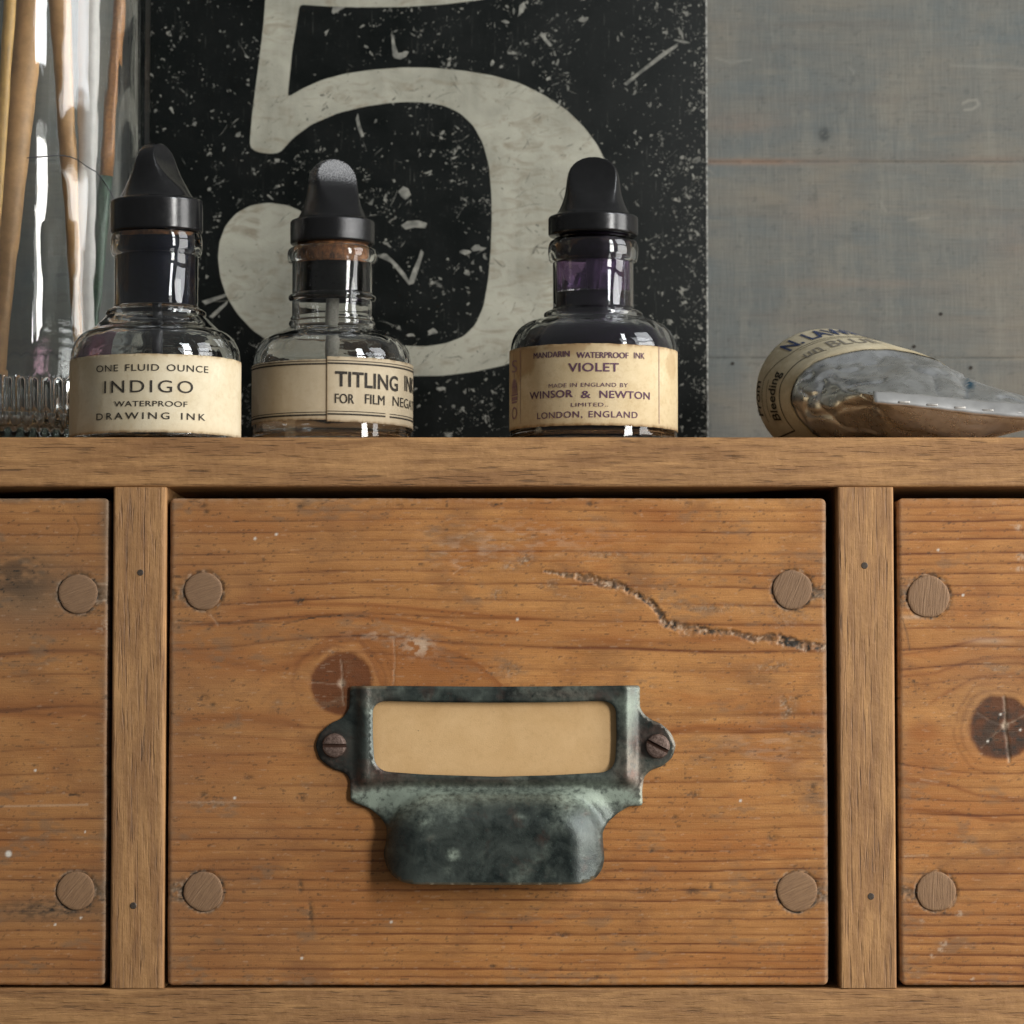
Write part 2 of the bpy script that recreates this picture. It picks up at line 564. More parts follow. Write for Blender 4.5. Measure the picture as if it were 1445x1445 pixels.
def mat_paper(name, c1, c2, stain, fade=0.5):
    s = Sh(name)
    n1 = s.noise(s.P, 0.02, 5, 0.6, 0.6)
    n2 = s.noise(s.P, 0.12, 4, 0.7)
    n3 = s.noise(s.P, 0.6, 3, 0.7)
    st, edge, _ = s.attr('age')
    c = s.mix(s.rng(n1, 0.35, 0.7), c1, c2)
    c = s.mix(s.math('MULTIPLY', s.rng(n2, 0.5, 0.8), fade), c, stain)
    c = s.mix(s.math('MULTIPLY', st, 0.8, clamp=True), c, stain)
    c = s.mix(s.math('MULTIPLY', edge, s.rng(n2, 0.3, 0.6), clamp=True), c, (stain[0] * .55, stain[1] * .5, stain[2] * .45))
    c = s.mix(s.rng(n3, 0.2, 0.9, 0, 0.22), c, stain)
    fl = s.noise(s.mapp((0.12, 0.12, 0.2), (3, 1, 8)), 1.0, 3, 0.75)
    c = s.mix(s.rng(fl, 0.70, 0.76, 0, 0.6), c, (0.12, 0.07, 0.03))
    M[name] = s.done(c, 0.8, s.bump(n3, 1, 0.25))
    s.b.inputs['Specular IOR Level'].default_value = 0.2


def mat_ink(name, col, wear=0.4, under=(0.5, 0.42, 0.3)):
    s = Sh(name)
    n = s.noise(s.P, 0.7, 3, 0.7)
    c = s.mix(s.rng(n, 0.52, 0.75, 0, wear), col, under)
    M[name] = s.done(c, 0.75)
    s.b.inputs['Specular IOR Level'].default_value = 0.2


def mat_glass(name, tint=(1, 1, 1), rough=0.0, dens=0.0, wav=0.5):
    s = Sh(name)
    n = s.noise(s.mapp((0.02, 0.02, 0.006)), 1.0, 2, 0.5)
    s.done(tint, rough, s.bump(n, 6, wav))
    s.b.inputs['Transmission Weight'].default_value = 1.0
    s.b.inputs['IOR'].default_value = 1.48
    if dens > 0:
        va = s.n('ShaderNodeVolumeAbsorption')
        va.inputs['Color'].default_value = (0.62, 0.80, 0.72, 1)
        va.inputs['Density'].default_value = dens
        s.t.links.new(va.outputs[0], s.out.inputs['Volume'])
    M[name] = s.m


def mat_plain(name, col, rough, n_scale=0.2, var=0.3, bumpd=1.0, **kw):
    s = Sh(name)
    n = s.noise(s.P, n_scale, 4, 0.65)
    c = s.mix(s.rng(n, 0.3, 0.7), tuple(x * (1 - var) for x in col), tuple(min(1, x * (1 + var)) for x in col))
    M[name] = s.done(c, s.rng(n, 0.3, 0.7, rough * 0.85, min(1, rough * 1.2)), s.bump(n, bumpd, 0.35), **kw)
    return s


mat_pine()
mat_frame('frame_x', 'x', 1.0, 0)
mat_frame('frame_low', 'x', 1.0, 5)
mat_frame('frame_z', 'z', 0.97, 2)
mat_frame('frame_z2', 'z', 1.02, 9)
mat_plug(); mat_wall(); mat_sign(); mat_patina()
mat_paper('label_indigo', (0.62, 0.53, 0.36), (0.74, 0.66, 0.49), (0.46, 0.33, 0.18), 0.35)
mat_paper('label_titling', (0.50, 0.42, 0.29), (0.58, 0.50, 0.36), (0.38, 0.28, 0.17), 0.35)
mat_paper('label_violet', (0.58, 0.46, 0.27), (0.68, 0.56, 0.36), (0.36, 0.22, 0.10), 0.4)
mat_paper('card_paper', (0.66, 0.42, 0.195), (0.74, 0.49, 0.245), (0.46, 0.27, 0.115), 0.3)
mat_paper('tube_paper', (0.56, 0.49, 0.34), (0.66, 0.59, 0.43), (0.36, 0.29, 0.17), 0.4)
mat_ink('ink_black', (0.03, 0.026, 0.022), 0.35)
mat_ink('ink_violet', (0.10, 0.045, 0.085), 0.35)
mat_ink('ink_violet_faint', (0.27, 0.16, 0.17), 0.5)
mat_ink('ink_blue', (0.03, 0.05, 0.12), 0.3)
mat_ink('pencil', (0.22, 0.2, 0.17), 0.5)
mat_glass('bottle_glass', (0.97, 0.985, 0.98), 0.0, 0.0, 0.5)
mat_glass('jar_glass', (0.985, 0.995, 0.99), 0.0, 14.0, 0.14)
mat_plain('ebonite', (0.007, 0.007, 0.0075), 0.22, 0.08, 0.2, 0.4)
mat_plain('cork', (0.17, 0.07, 0.024), 0.8, 0.12, 0.85, 5)
mat_plain('quill', (0.34, 0.32, 0.27), 0.5)
mat_plain('dark_quill', (0.03, 0.03, 0.035), 0.5)
mat_plain('ink_navy', (0.004, 0.005, 0.011), 0.4)
mat_plain('ink_dried_black', (0.006, 0.006, 0.005), 0.3)
mat_plain('ink_violet_liquid', (0.006, 0.003, 0.009), 0.4)
mat_plain('bare_wood_handle', (0.50, 0.29, 0.13), 0.5, 0.03, 0.25)
mat_plain('yellow_wood_handle', (0.55, 0.33, 0.11), 0.45, 0.03, 0.2)
mat_plain('white_reflection_handle', (0.80, 0.76, 0.72), 0.4, 0.03, 0.12)
mat_plain('orange_handle', (0.36, 0.16, 0.05), 0.4)
mat_plain('green_handle', (0.05, 0.09, 0.06), 0.4)
mat_plain('brass_ferrule', (0.5, 0.38, 0.2), 0.35, Metallic=1.0)
mat_plain('bristle', (0.22, 0.13, 0.07), 0.7)
mat_plain('dark_interior', (0.05, 0.03, 0.018), 0.8)
mat_plain('iron_nail', (0.09, 0.07, 0.055), 0.5, 0.5, 0.4, Metallic=0.5)
mat_plain('nail_shadow', (0.02, 0.016, 0.012), 0.8)


for _n in ('ink_navy', 'ink_dried_black', 'ink_violet_liquid'):
    M[_n].node_tree.nodes['Principled BSDF'].inputs['Specular IOR Level'].default_value = 0.08


def mat_thin(name, tint, fac):
    """a thin translucent stain on glass"""
    s = Sh(name)
    tr = s.n('ShaderNodeBsdfTransparent'); tr.inputs[0].default_value = (*tint, 1)
    n = s.noise(s.P, 0.035, 4, 0.6, 0.8)
    df = s.n('ShaderNodeBsdfDiffuse'); df.inputs[0].default_value = (tint[0] * .3, tint[1] * .3, tint[2] * .3, 1)
    mx = s.n('ShaderNodeMixShader')
    s.t.links.new(s.rng(n, 0.35, 0.65, fac * 0.3, fac), mx.inputs[0])
    s.t.links.new(tr.outputs[0], mx.inputs[1]); s.t.links.new(df.outputs[0], mx.inputs[2])
    s.t.links.new(mx.outputs[0], s.out.inputs[0])
    M[name] = s.m


mat_thin('purple_stain', (0.5, 0.3, 0.38), 0.4)
mat_thin('violet_stain', (0.33, 0.2, 0.42), 0.6)


def mat_metal_tube():
    s = Sh('soft_lead_foil')
    n = s.noise(s.P, 0.06, 4, 0.6, 0.5)
    n2 = s.noise(s.P, 0.3, 3, 0.7)
    n3 = s.noise(s.mapp((0.02, 0.006, 0.1)), 1.0, 3, 0.6)
    blue, _, _ = s.attr('blue')
    c = s.mix(s.rng(n, 0.35, 0.65), (0.62, 0.63, 0.63), (0.76, 0.77, 0.77))
    c = s.mix(s.rng(s.noise(s.P, 0.02, 3, 0.6), 0.45, 0.65, 0, 0.18), c, (0.24, 0.24, 0.24))
    c = s.mix(blue, c, (0.02, 0.16, 0.28))
    M['foil'] = s.done(c, s.rng(n, 0.3, 0.7, 0.22, 0.38), s.bump(n, 3, 0.15), Metallic=0.9)


mat_metal_tube()
mat_plain('crimp_metal', (0.66, 0.65, 0.63), 0.36, 0.02, 0.12, 0.5, Metallic=0.8)

mat_plain('dull_fold', (0.42, 0.40, 0.37), 0.5, 0.06, 0.3, 2, Metallic=0.6)
s = Sh('ebonite_bloom')
_n = s.noise(s.P, 0.45, 3, 0.8)
_z = s.n('ShaderNodeSeparateXYZ'); s.t.links.new(s.P, _z.inputs[0])
_m = s.math('MULTIPLY', s.rng(_z.outputs['Z'], 92, 106), s.rng(_n, 0.46, 0.56))
M['ebonite_bloom'] = s.done(s.mix(s.math('MULTIPLY', _m, .8), (0.007, 0.007, 0.0075), (0.22, 0.22, 0.225)), s.math('ADD', 0.22, s.math('MULTIPLY', _m, .4)), s.bump(_n, 1, .4))
# ------------------------------------------------------------------ structure: wall
WALLY = 700.0
_, _, zj1 = at(1200, 228, WALLY)
_, _, zj2 = at(1400, 505, WALLY)
wall = empty('wall', (0, WALLY, 0))
tag(wall, 'grey limewashed plank wall behind the shelf, worn along its joints', None, None, 'structure')
joints = [zj2 - 980, zj2 - 655, zj2 - 325, zj2, zj1, zj1 + 330, zj1 + 660]


def plank(z0, z1, i):
    xs = np.concatenate([np.arange(-1700, 300, 60), np.arange(300, 900, 2.5), np.arange(900, 2200, 60)]) if z1 > -50 and z0 < 900 else np.arange(-1700, 2200, 60.0)
    zs = np.linspace(z0 + 0.12, z1 - 0.12, max(6, int((z1 - z0) / (2.5 if z1 > -50 and z0 < 750 else 40))))
    X, Z = np.meshgrid(xs, zs)
    px, py = proj(X, WALLY, Z)
    Y = np.zeros_like(X)
    e = np.minimum(Z - z0, z1 - Z)
    Y += 0.9 * np.exp(-np.clip(e - 0.4, 0, None) / 1.6)
    Y += 0.5 * fbm(X / 200, Z / 18, 3)
    worn = bump(px, py, 1060, 228, 130, 5) * 1.0 + bump(px, py, 1045, 175, 60, 14) * 0.45 + bump(px, py, 1390, 225, 60, 6) * .35
    worn += (0.25 + .4 * sstep(1230, 1080, px)) * np.exp(-((py - 229) / 3.2) ** 2) * sstep(0.35, 0.7, fbm(px / 90, py * 0 + 2, 5)) * (px > 950)
    worn += 0.35 * bump(px, py, 1230, 400, 110, 6) + 0.3 * bump(px, py, 1150, 300, 40, 25) + .3 * bump(px, py, 1430, 340, 40, 30)
    worn *= 0.5 + fbm(px / 20, py / 3, 8)
    dark = bump(px, py, 1163, 190, 8, 10, 1.5) * sstep(0.35, 0.6, fbm(px / 5, py / 4, 9) + .15)
    dark += bump(px, py, 1157, 214, 6, 5, 1.5) * 0.6 * sstep(0.4, 0.6, fbm(px / 4, py / 2, 19))
    dark += bump(px, py, 1150, 275, 4, 18) * 0.45 * sstep(0.4, 0.65, fbm(px / 3, py / 6, 4))
    dark += 0.3 * bump(px, py, 1196, 337, 9, 6) + .35 * bump(px, py, 1075, 139, 5, 4) + .25 * bump(px, py, 1090, 293, 16, 5)
    dark += 0.35 * np.exp(-np.clip(e, 0, None) / 1.3) * (fbm(px / 60, py * 0, 6) > .38)
    dark += 0.5 * sstep(0.70, 0.76, fbm(px / 7, py / 5, 77)) * .5
    lite = 0.0 * X
    dd, _ = dist_poly(px, py, [(1358, 146), (1366, 142), (1378, 141), (1381, 148), (1372, 154), (1361, 155)])
    lite += np.exp(-(dd / 1.6) ** 2) * .9
    for a in ([(1242, 285), (1245, 292), (1250, 298)], [(1282, 311), (1295, 309), (1310, 308)], [(1198, 95), (1205, 103)], [(1010, 82), (1030, 88), (1060, 84)], [(1340, 92), (1445, 97)], [(1000, 240), (1006, 245)]):
        dd, _ = dist_poly(px, py, a); lite += .5 * np.exp(-(dd / 1.3) ** 2)
    Y -= lite * .5
    V = np.stack([X.ravel(), Y.ravel(), Z.ravel()], 1)
    nu, nv = len(xs), len(zs)
    mesh_np('plank', V, grid_faces(nu, nv), M['wall'], wall, True, {'wear': np.stack([worn.ravel(), dark.ravel(), lite.ravel()], 1)})


for i in range(len(joints) - 1):
    plank(joints[i], joints[i + 1], i)
bk = bm_obj('backing_board', box_bm(-1700, 2200, 6, 30, joints[0], joints[-1]), M['dark_interior'], wall)
for (px, py, r) in ((1328, 443, 2.6), (1290, 489, 2.6), (1370, 519, 2.8), (1034, 513, 2.4)):
    x, y, z = at(px, py, WALLY)
    b = bmesh.new()
    bmesh.ops.create_cone(b, cap_ends=True, segments=14, radius1=r * 1.1, radius2=r * 1.1, depth=1.0)
    bmesh.ops.rotate(b, verts=b.verts, matrix=Matrix.Rotation(math.pi / 2, 3, 'X'))
    bm_obj('nail_or_hole', b, M['nail_shadow'], wall, False, (x, -0.3, z))  # flat dark disc, its colour stands in for the shade in a nail hole

# ------------------------------------------------------------------ cabinet
XL = (at(160, 686, 0)[0] + at(155, 1392, 0)[0]) / 2
XR = (at(236, 686, 0)[0] + at(230, 1392, 0)[0]) / 2
XL2 = (at(1181, 686, 0)[0] + at(1186, 1392, 0)[0]) / 2
XR2 = (at(1260, 686, 0)[0] + at(1266, 1392, 0)[0]) / 2
ZT = at(722, 617, 0)[2]; ZT2 = at(722, 687, 0)[2]
ZB = at(722, 1395, 0)[2]; ZB2 = ZB - 75
PITCHX = XL2 - XL
CX0, CX1 = XL - PITCHX - 2, XR2 + PITCHX + 2
cab = empty('drawer_cabinet', (0, 0, ZB2))
tag(cab, 'brown hardwood cabinet frame with divider posts around the three pine drawers', 'cabinet')
oz = -ZB2


def cabox(name, x0, x1, y0, y1, z0, z1, mat, r=2.5, seg=3):
    return bm_obj(name, box_bm(x0, x1, y0, y1, z0 + oz, z1 + oz, r, seg), M[mat], cab, r > 0)


def frame_part(name, x0, x1, z0, z1, y1, mat, rl=3.0, rr=3.0, rt=3.0, rb=3.0, seed=0, vert=False):
    """a board whose front face is a fine grid: softened, slightly uneven edges"""
    st = 4.0
    xs = np.linspace(x0, x1, max(8, int((x1 - x0) / (st if vert else 8))))
    zs = np.linspace(z0, z1, max(8, int((z1 - z0) / (8 if vert else st))))
    # finer rows close to the edges
    def fine(a, lo, hi):
        e = np.array([0, .4, .9, 1.6, 2.5, 3.6, 5, 7])
        return np.unique(np.concatenate([lo + e, hi - e, a[(a > lo + 8) & (a < hi - 8)]]))
    xs = fine(xs, x0, x1); zs = fine(zs, z0, z1)
    X, Z = np.meshgrid(xs, zs)
    Y = 0.9 * (fbm(X / 90, Z / 60, seed) - .5)

    def rnd(e, r):
        t = np.clip(1 - e / r, 0, 1); return r * (1 - np.sqrt(np.clip(1 - t * t, 0, 1)))
    Y = Y + rnd(X - x0, rl) + rnd(x1 - X, rr) + rnd(Z - z0, rb) + rnd(z1 - Z, rt)
    nu, nv = len(xs), len(zs)
    V = np.stack([X.ravel(), Y.ravel(), Z.ravel() + oz], 1)
    F = grid_faces(nu, nv)
    # rim to the back
    ring = [i for i in range(nu)] + [j * nu + nu - 1 for j in range(1, nv)] + [(nv - 1) * nu + i for i in range(nu - 2, -1, -1)] + [j * nu for j in range(nv - 2, 0, -1)]
    B = V[ring].copy(); B[:, 1] = y1
    n0 = len(V); V = np.concatenate([V, B]); m = len(ring)
    R = np.array([(ring[(i + 1) % m], ring[i], n0 + i, n0 + (i + 1) % m) for i in range(m)])
    F = np.concatenate([F, R])
    return mesh_np(name, V, F, M[mat], cab, True)


frame_part('top_board', CX0 - 60, CX1 + 60, ZT2, ZT, WALLY - 3, 'frame_x', rt=3, rb=4, seed=1)
frame_part('bottom_board', CX0 - 60, CX1 + 60, ZB2, ZB, WALLY - 3, 'frame_low', rt=3, rb=4, seed=2)
for (x0, x1, mt, sd, rr) in ((XL, XR, 'frame_z', 3, 7), (XL2, XR2, 'frame_z2', 4, 3.5), (CX0 - 60, CX0, 'frame_z2', 5, 3), (CX1, CX1 + 60, 'frame_z', 6, 3)):
    frame_part('divider' if x0 in (XL, XL2) else 'side_panel', x0, x1, ZB + .3, ZT2 - .3, WALLY - 4, mt, rl=4, rr=rr, rt=.5, rb=.5, seed=sd, vert=True)
cabox('back_panel', CX0, CX1, WALLY - 16, WALLY - 6, ZB + 1, ZT2 - 1, 'dark_interior', 0)
for (px, py) in ((198, 808), (188, 1278), (1220, 798), (1229, 1265)):
    x, y, z = at(px, py, 0)
    b = bmesh.new()
    bmesh.ops.create_cone(b, cap_ends=True, segments=16, radius1=5.2, radius2=4.0, depth=1.2)
    bmesh.ops.rotate(b, verts=b.verts, matrix=Matrix.Rotation(math.pi / 2, 3, 'X'))
    bm_obj('nail_or_hole', b, M['iron_nail'], cab, False, (x, -0.2, z + oz))

# ------------------------------------------------------------------ pine drawers
DRY = 6.0    # drawer fronts sit this far behind the frame


def warp_knot(px, py, kx, ky, A, sx, h, soft=18):
    dy = py - ky
    return np.tanh(dy / soft) * A * np.exp(-((px - kx) / sx) ** 2) * np.exp(-np.abs(dy) / h)


def pine_pattern(px, py, which):
    ring = np.zeros_like(px); warm = ring.copy(); pale = ring.copy()
    dirt = ring.copy(); grey = ring.copy(); spot = ring.copy(); H = ring.copy()
    S = {'c': 0, 'l': 40, 'r': 80}[which]
    w = py + 5 * (fbm(px / 260, py / 130, S + 1) - .5) * 2 + 2.0 * (fbm(px / 60, py / 60, S + 2) - .5)
    if which == 'c':
        w = w - warp_knot(px, py, 492, 962, 44, 150, 75)
        w = w - 9 * np.exp(-((px - 700) / 330) ** 2) * np.exp(-((py - 880) / 90) ** 2) * -1
        lines = [(720, .45, 1.6), (735, .35, 1.4), (751, .5, 1.8), (766, .35, 1.4), (782, .5, 1.6), (796, .45, 1.6), (813, .5, 1.8), (832, .55, 2),
                 (857, .65, 2.2), (884, .8, 2.2), (921, .6, 3), (949, .25, 3), (1009, .45, 5), (1033, .55, 3.5), (1060, .3, 2), (1072, .35, 1.6), (1103, .5, 2.4), (1124, .3, 1.6),
                 (1136, .35, 1.6), (1153, .55, 1.7), (1169, .6, 1.7), (1184, .65, 1.8), (1200, .65, 1.7), (1215, .75, 1.8), (1229, .7, 1.7), (1243, .7, 1.7), (1257, .7, 1.7),
                 (1272, .6, 1.7), (1285, .45, 1.5), (1298, .65, 1.7), (1309, .4, 1.4), (1320, .65, 1.7), (1334, .6, 1.6), (1347, .6, 1.6), (1358, .4, 1.4), (1368, .7, 1.8), (1379, .5, 1.6)]
        knots = [(482, 965, 45, 44, 0)]
    elif which == 'l':
        w = w + 10 * np.sin((px + 30) / 120) * np.exp(-((py - 1020) / 80) ** 2) + 6 * np.exp(-((py - 900) / 80) ** 2) * np.sin(px / 70)
        lines = [(712, .3, 1.4), (726, .4, 1.5), (740, .5, 1.7), (756, .5, 1.7), (770, .3, 1.4), (784, .6, 1.8), (801, .5, 2.0), (830, .4, 2.5), (868, .35, 2.5), (893, .45, 2.5), (925, .8, 3),
                 (960, .3, 2), (1008, .85, 4), (1061, .35, 2), (1092, .5, 2), (1118, .7, 2.4), (1154, .65, 1.7), (1170, .65, 1.7), (1184, .7, 1.7), (1201, .7, 1.8), (1215, .65, 1.7), (1228, .7, 1.7), (1242, .6, 1.6),
                 (1257, .6, 1.6), (1272, .6, 1.6), (1288, .5, 1.6), (1302, .5, 1.6), (1316, .6, 1.6), (1329, .7, 1.7), (1343, .65, 1.7), (1358, .7, 1.7), (1371, .6, 1.6), (1382, .5, 1.5)]
        knots = []
    else:
        w = w - warp_knot(px, py, 1412, 1025, 58, 120, 62)
        lines = [(715, .5, 1.6), (727, .3, 1.3), (736, .6, 1.8), (750, .7, 1.8), (762, .65, 1.8), (782, .75, 2), (797, .7, 1.8), (811, .6, 1.8), (829, .65, 1.8), (843, .5, 1.7), (866, .6, 2), (892, .55, 2.2), (921, .6, 2.4), (950, .6, 2.4), (975, .5, 2),
                 (1072, .5, 2.2), (1098, .6, 2.3), (1122, .5, 2), (1144, .75, 2.3), (1165, .4, 1.8), (1183, .6, 1.8), (1208, .7, 1.8), (1231, .75, 1.9), (1254, .75, 1.8), (1273, .7, 1.8), (1290, .85, 1.8), (1305, .9, 1.8), (1320, .9, 1.8), (1332, .8, 1.7), (1348, .9, 1.8), (1362, .85, 1.7), (1374, .8, 1.7), (1384, .6, 1.5)]
        knots = [(1412, 1026, 44, 46, 1)]
    for i, (l, s_, wd) in enumerate(lines):
        d = w - l
        sx_ = 0.30 + 1.15 * vnoise(px / 130, py * 0 + i * 3.3, S + 5)
        jag = 0.75 + 0.5 * vnoise(px / 9, py * 0 + i * 7.7, S + 6)
        core = np.exp(-(d / (wd * 0.62 * jag)) ** 2)
        tail = np.exp(-np.abs(d) / (wd * 3.0)) * (d < 0) * 0.38
        ring += s_ * sx_ * (core * 1.35 + tail * 1.5)
        H -= s_ * sx_ * core * 0.40
        warm += s_ * sx_ * np.exp(-np.abs(d + 2) / 9) * .30
    if which == 'c':
        m = bump(px, py, 620, 930, 130, 28, 1.3) * (w > 884) * 0.9
        warm += m * 0.7
        warm += bump(px, py, 300, 1012, 120, 9) * .6 + bump(px, py, 1060, 1026, 130, 6) * .75 + bump(px, py, 300, 925, 90, 10) * .5
        warm += bump(px, py, 420, 880, 190, 14) * .35 + bump(px, py, 1000, 885, 150, 16) * .35 + bump(px, py, 640, 870, 160, 10) * .3
        warm += 1.1 * bump(px, py, 930, 728, 48, 22) * (0.5 + fbm(px / 20, py / 8, 3))
        # painted falloff of the window light: browner to the left, honey to the right
        grey += 0.30 * sstep(700, 240, px) * (.5 + fbm(px / 90, py / 40, 27)); warm += .3 * sstep(800, 240, px)
    if which == 'l':
        warm += bump(px, py, 60, 1000, 200, 12) * .7 + bump(px, py, 110, 890, 90, 9) * .5 + .25
        dk = bump(px, py, 25, 815, 50, 38, 1.2) * sstep(0.3, 0.65, fbm(px / 16, py / 9, 41) + .1)
        dirt += dk * .7; grey += bump(px, py, 40, 840, 80, 60) * .75
        dirt += bump(px, py, 60, 1284, 70, 13, 1.3) * sstep(0.4, 0.65, fbm(px / 10, py / 4, 44)) * .75
        grey += bump(px, py, 70, 1285, 80, 16) * .6
        pale += np.exp(-((py - 1138 + .02 * px) / 1.4) ** 2) * (px < 125) * .45
        grey += 0.28
    if which == 'r':
        warm += bump(px, py, 1305, 1031, 26, 16, 1.6) * .9 + .1
        grey += bump(px, py, 1390, 960, 60, 60) * .35
        for (a, b, c) in ((1354, 1289, 4), (1300, 1300, 3), (1332, 1331, 4), (1316, 1349, 3), (1372, 1381, 2.5), (1437, 744, 4), (1440, 786, 5), (1439, 803, 4), (1327, 1340, 3)):
            pale += .8 * bump(px, py, a, b, c * 1.3, c, 1.5) * sstep(.3, .6, fbm(px / 3, py / 3, 90))
        dd, _ = dist_poly(px, py, [(1273, 873), (1280, 895), (1284, 918)]); dirt += .6 * np.exp(-(dd / 1.2) ** 2)
        dd, _ = dist_poly(px, py, [(1290, 960), (1293, 980)]); dirt += .35 * np.exp(-(dd / 1.2) ** 2)
    def streak(pts, wd, am, soft=0.0, rg=.25):
        nonlocal warm, ring
        dd, tt = dist_poly(px, py + 2.5 * (fbm(px / 40, py / 40, S + 61) - .5), pts)
        e_ = sstep(0, .12, tt) * sstep(1, .88, tt) if soft else 1.0
        warm = warm + am * np.exp(-(dd / wd) ** 2) * (.6 + .8 * fbm(px / 40, py / 12, S + 62)) * e_
        ring = ring + rg * am * np.exp(-(dd / (wd * .45)) ** 2) * e_
    if which == 'c':
        calm = 1 - .55 * bump(px, py, 330, 985, 130, 95, 2) - .35 * bump(px, py, 1010, 985, 170, 60, 2) - .4 * bump(px, py, 300, 1080, 150, 35, 2)
        ring = ring * calm
        streak([(236, 916), (290, 925), (340, 938), (372, 946), (410, 940), (440, 922), (465, 905), (520, 896)], 9, 1.0)
        streak([(236, 1024), (300, 1015), (350, 1011), (400, 1017), (440, 1030)], 6, .9, 1)
        streak([(300, 866), (360, 857), (430, 853), (520, 853), (620, 862), (700, 870), (790, 874)], 3.5, .8, 1, .5)
        streak([(240, 884), (330, 880), (420, 871), (500, 869), (580, 877), (660, 889), (760, 897)], 3.5, .9, 1, .6)
        streak([(900, 1040), (985, 1027), (1060, 1031), (1110, 1025), (1172, 1027)], 5, 1.2, 1, .3)
        streak([(236, 1070), (300, 1066), (420, 1063)], 2.5, .6, 1, .5)
        streak([(560, 700), (700, 712), (900, 708)], 6, .6, 1); streak([(780, 900), (930, 906), (1080, 900)], 7, .6, 1)
        lob = [(505, 903), (560, 900), (610, 910), (650, 922), (680, 940), (700, 958), (716, 975), (540, 975), (524, 935)]
        dl, _t = dist_poly(px, py, lob + [lob[0]]); il = inside(px, py, lob)
        warm += np.where(il, .55 + .45 * sstep(14, 0, dl), .35 * np.exp(-dl / 6)); ring += np.where(il, .22 * sstep(8, 0, dl) + .10, 0)
    if which == 'l':
        streak([(-20, 928), (60, 921), (120, 920), (160, 927)], 4, .9, 0, .6); streak([(-20, 1000), (60, 1009), (110, 1004), (160, 1012)], 7, 1.1, 0, .4)
        streak([(-20, 870), (80, 880), (160, 885)], 12, .6)
    if which == 'r':
        streak([(1262, 925), (1330, 916), (1380, 902), (1470, 896)], 3, .7, 0, .7); streak([(1262, 955), (1320, 950), (1370, 932), (1420, 926), (1470, 930)], 3.5, .7, 0, .6)
        streak([(1300, 1000), (1340, 975), (1380, 955), (1430, 950), (1480, 970)], 4, .6, 1, .5)
        streak([(1262, 1096), (1330, 1105), (1380, 1122), (1470, 1130)], 3.5, .7, 0, .6); streak([(1262, 1140), (1350, 1147), (1400, 1157), (1470, 1158)], 4, .8, 0, .5)
    # knots
    for (kx, ky, rx, ry, dk) in knots:
        ang = np.arctan2(py - ky, px - kx)
        q = np.hypot((px - kx) / rx, (py - ky) / ry) * (1 + .22 * (fbm(px / 24, py / 24, S + 12) - .5))
        ins = sstep(1.10, 0.86, q)
        ring *= 1 - ins * .8
        ring += ins * (0.18 + 0.2 * sstep(.35, .65, vnoise(q * 9, ang * 2, S + 14))) + (1.25 if dk else 1.1) * ins * (.65 + .35 * q)
        warm = warm * (1 - ins) + ins * (0.4 if dk else 1.0)
        halo = np.exp(-((q - 1.12) / .10) ** 2)
        q2 = q + .16 * (fbm(px / 30, py / 30, S + 51) - .5)
        for k in range(3):
            ring += .5 * np.exp(-((q2 - 1.22 - .22 * k) / .05) ** 2) * sstep(.35, .75, vnoise(ang * 1.1 + k, q * 0 + k, S)) * (1 - .25 * k)
        pale += halo * .04 * sstep(.4, .6, vnoise(ang * 1.5, q * 0, S + 9))
        dirt += ins * (.5 if dk else .12) * sstep(.3, .7, fbm(px / 12, py / 12, S + 3)) + (0.32 if dk else 0.04) * ins
        grey *= 1 - ins * .8
        H -= ins * .3
    def crack(pts, wd, col='pale', amt=.8, dep=.6):
        nonlocal pale, dirt, H
        dd, tt = dist_poly(px + 1.5 * (vnoise(px / 5, py / 5, 3) - .5), py + 1.5 * (vnoise(px / 5, py / 5, 8) - .5), pts)
        e = np.exp(-(dd / wd) ** 2) * (0.6 + .7 * vnoise(px / 4, py / 4, 5))
        if col == 'pale': pale += e * amt
        else: dirt += e * amt
        H -= e * dep
    if which == 'c':
        crack([(481, 932), (483, 950), (482, 965), (485, 995)], 1.1, amt=.4)
        crack([(440, 963), (482, 966)], .9, amt=.3)
        pale += .55 * bump(px, py, 482, 964, 6, 6, 2); H -= 1.0 * bump(px, py, 482, 964, 5, 5, 2)
        crack([(556, 903), (557, 940), (555, 966)], .9, amt=.35)
        # insect gallery: a rough trench
        gal = [(768, 806), (790, 810), (815, 813), (840, 819), (860, 822), (885, 831), (905, 843), (920, 852), (932, 866), (940, 881), (960, 888), (985, 890), (1010, 892), (1035, 893), (1065, 902), (1085, 899), (1112, 907), (1135, 911), (1168, 914)]
        dd, tt = dist_poly(px, py, gal)
        nw = fbm(px / 9, py / 9, 31)
        wdt = 6.6 * (0.30 + 1.25 * nw) * (0.60 + .55 * np.sin(tt * 9) ** 2) * (.45 + .55 * sstep(0, .2, tt))
        gate = sstep(.30, .46, fbm(px / 13, py / 13, 38))
        g = sstep(1.45, .55, (dd + 2.6 * (fbm(px / 4, py / 4, 36) - .5)) / wdt) * (.35 + .65 * gate)
        lump = fbm(px / 4.5, py / 4.5, 33)
        H -= g * (1.5 + 3.4 * (lump - .45))
        H += .6 * np.exp(-((dd - wdt * 1.15) / 1.8) ** 2) * (lump > .5)
        grey += g * .65; dirt += g * sstep(.56, .40, lump) * .85 * (.5 + .9 * vnoise(px / 22, py / 22, 35)); pale += g * sstep(.55, .72, lump) * .75
        dirt += g * bump(px, py, 1125, 908, 25, 9) * .6
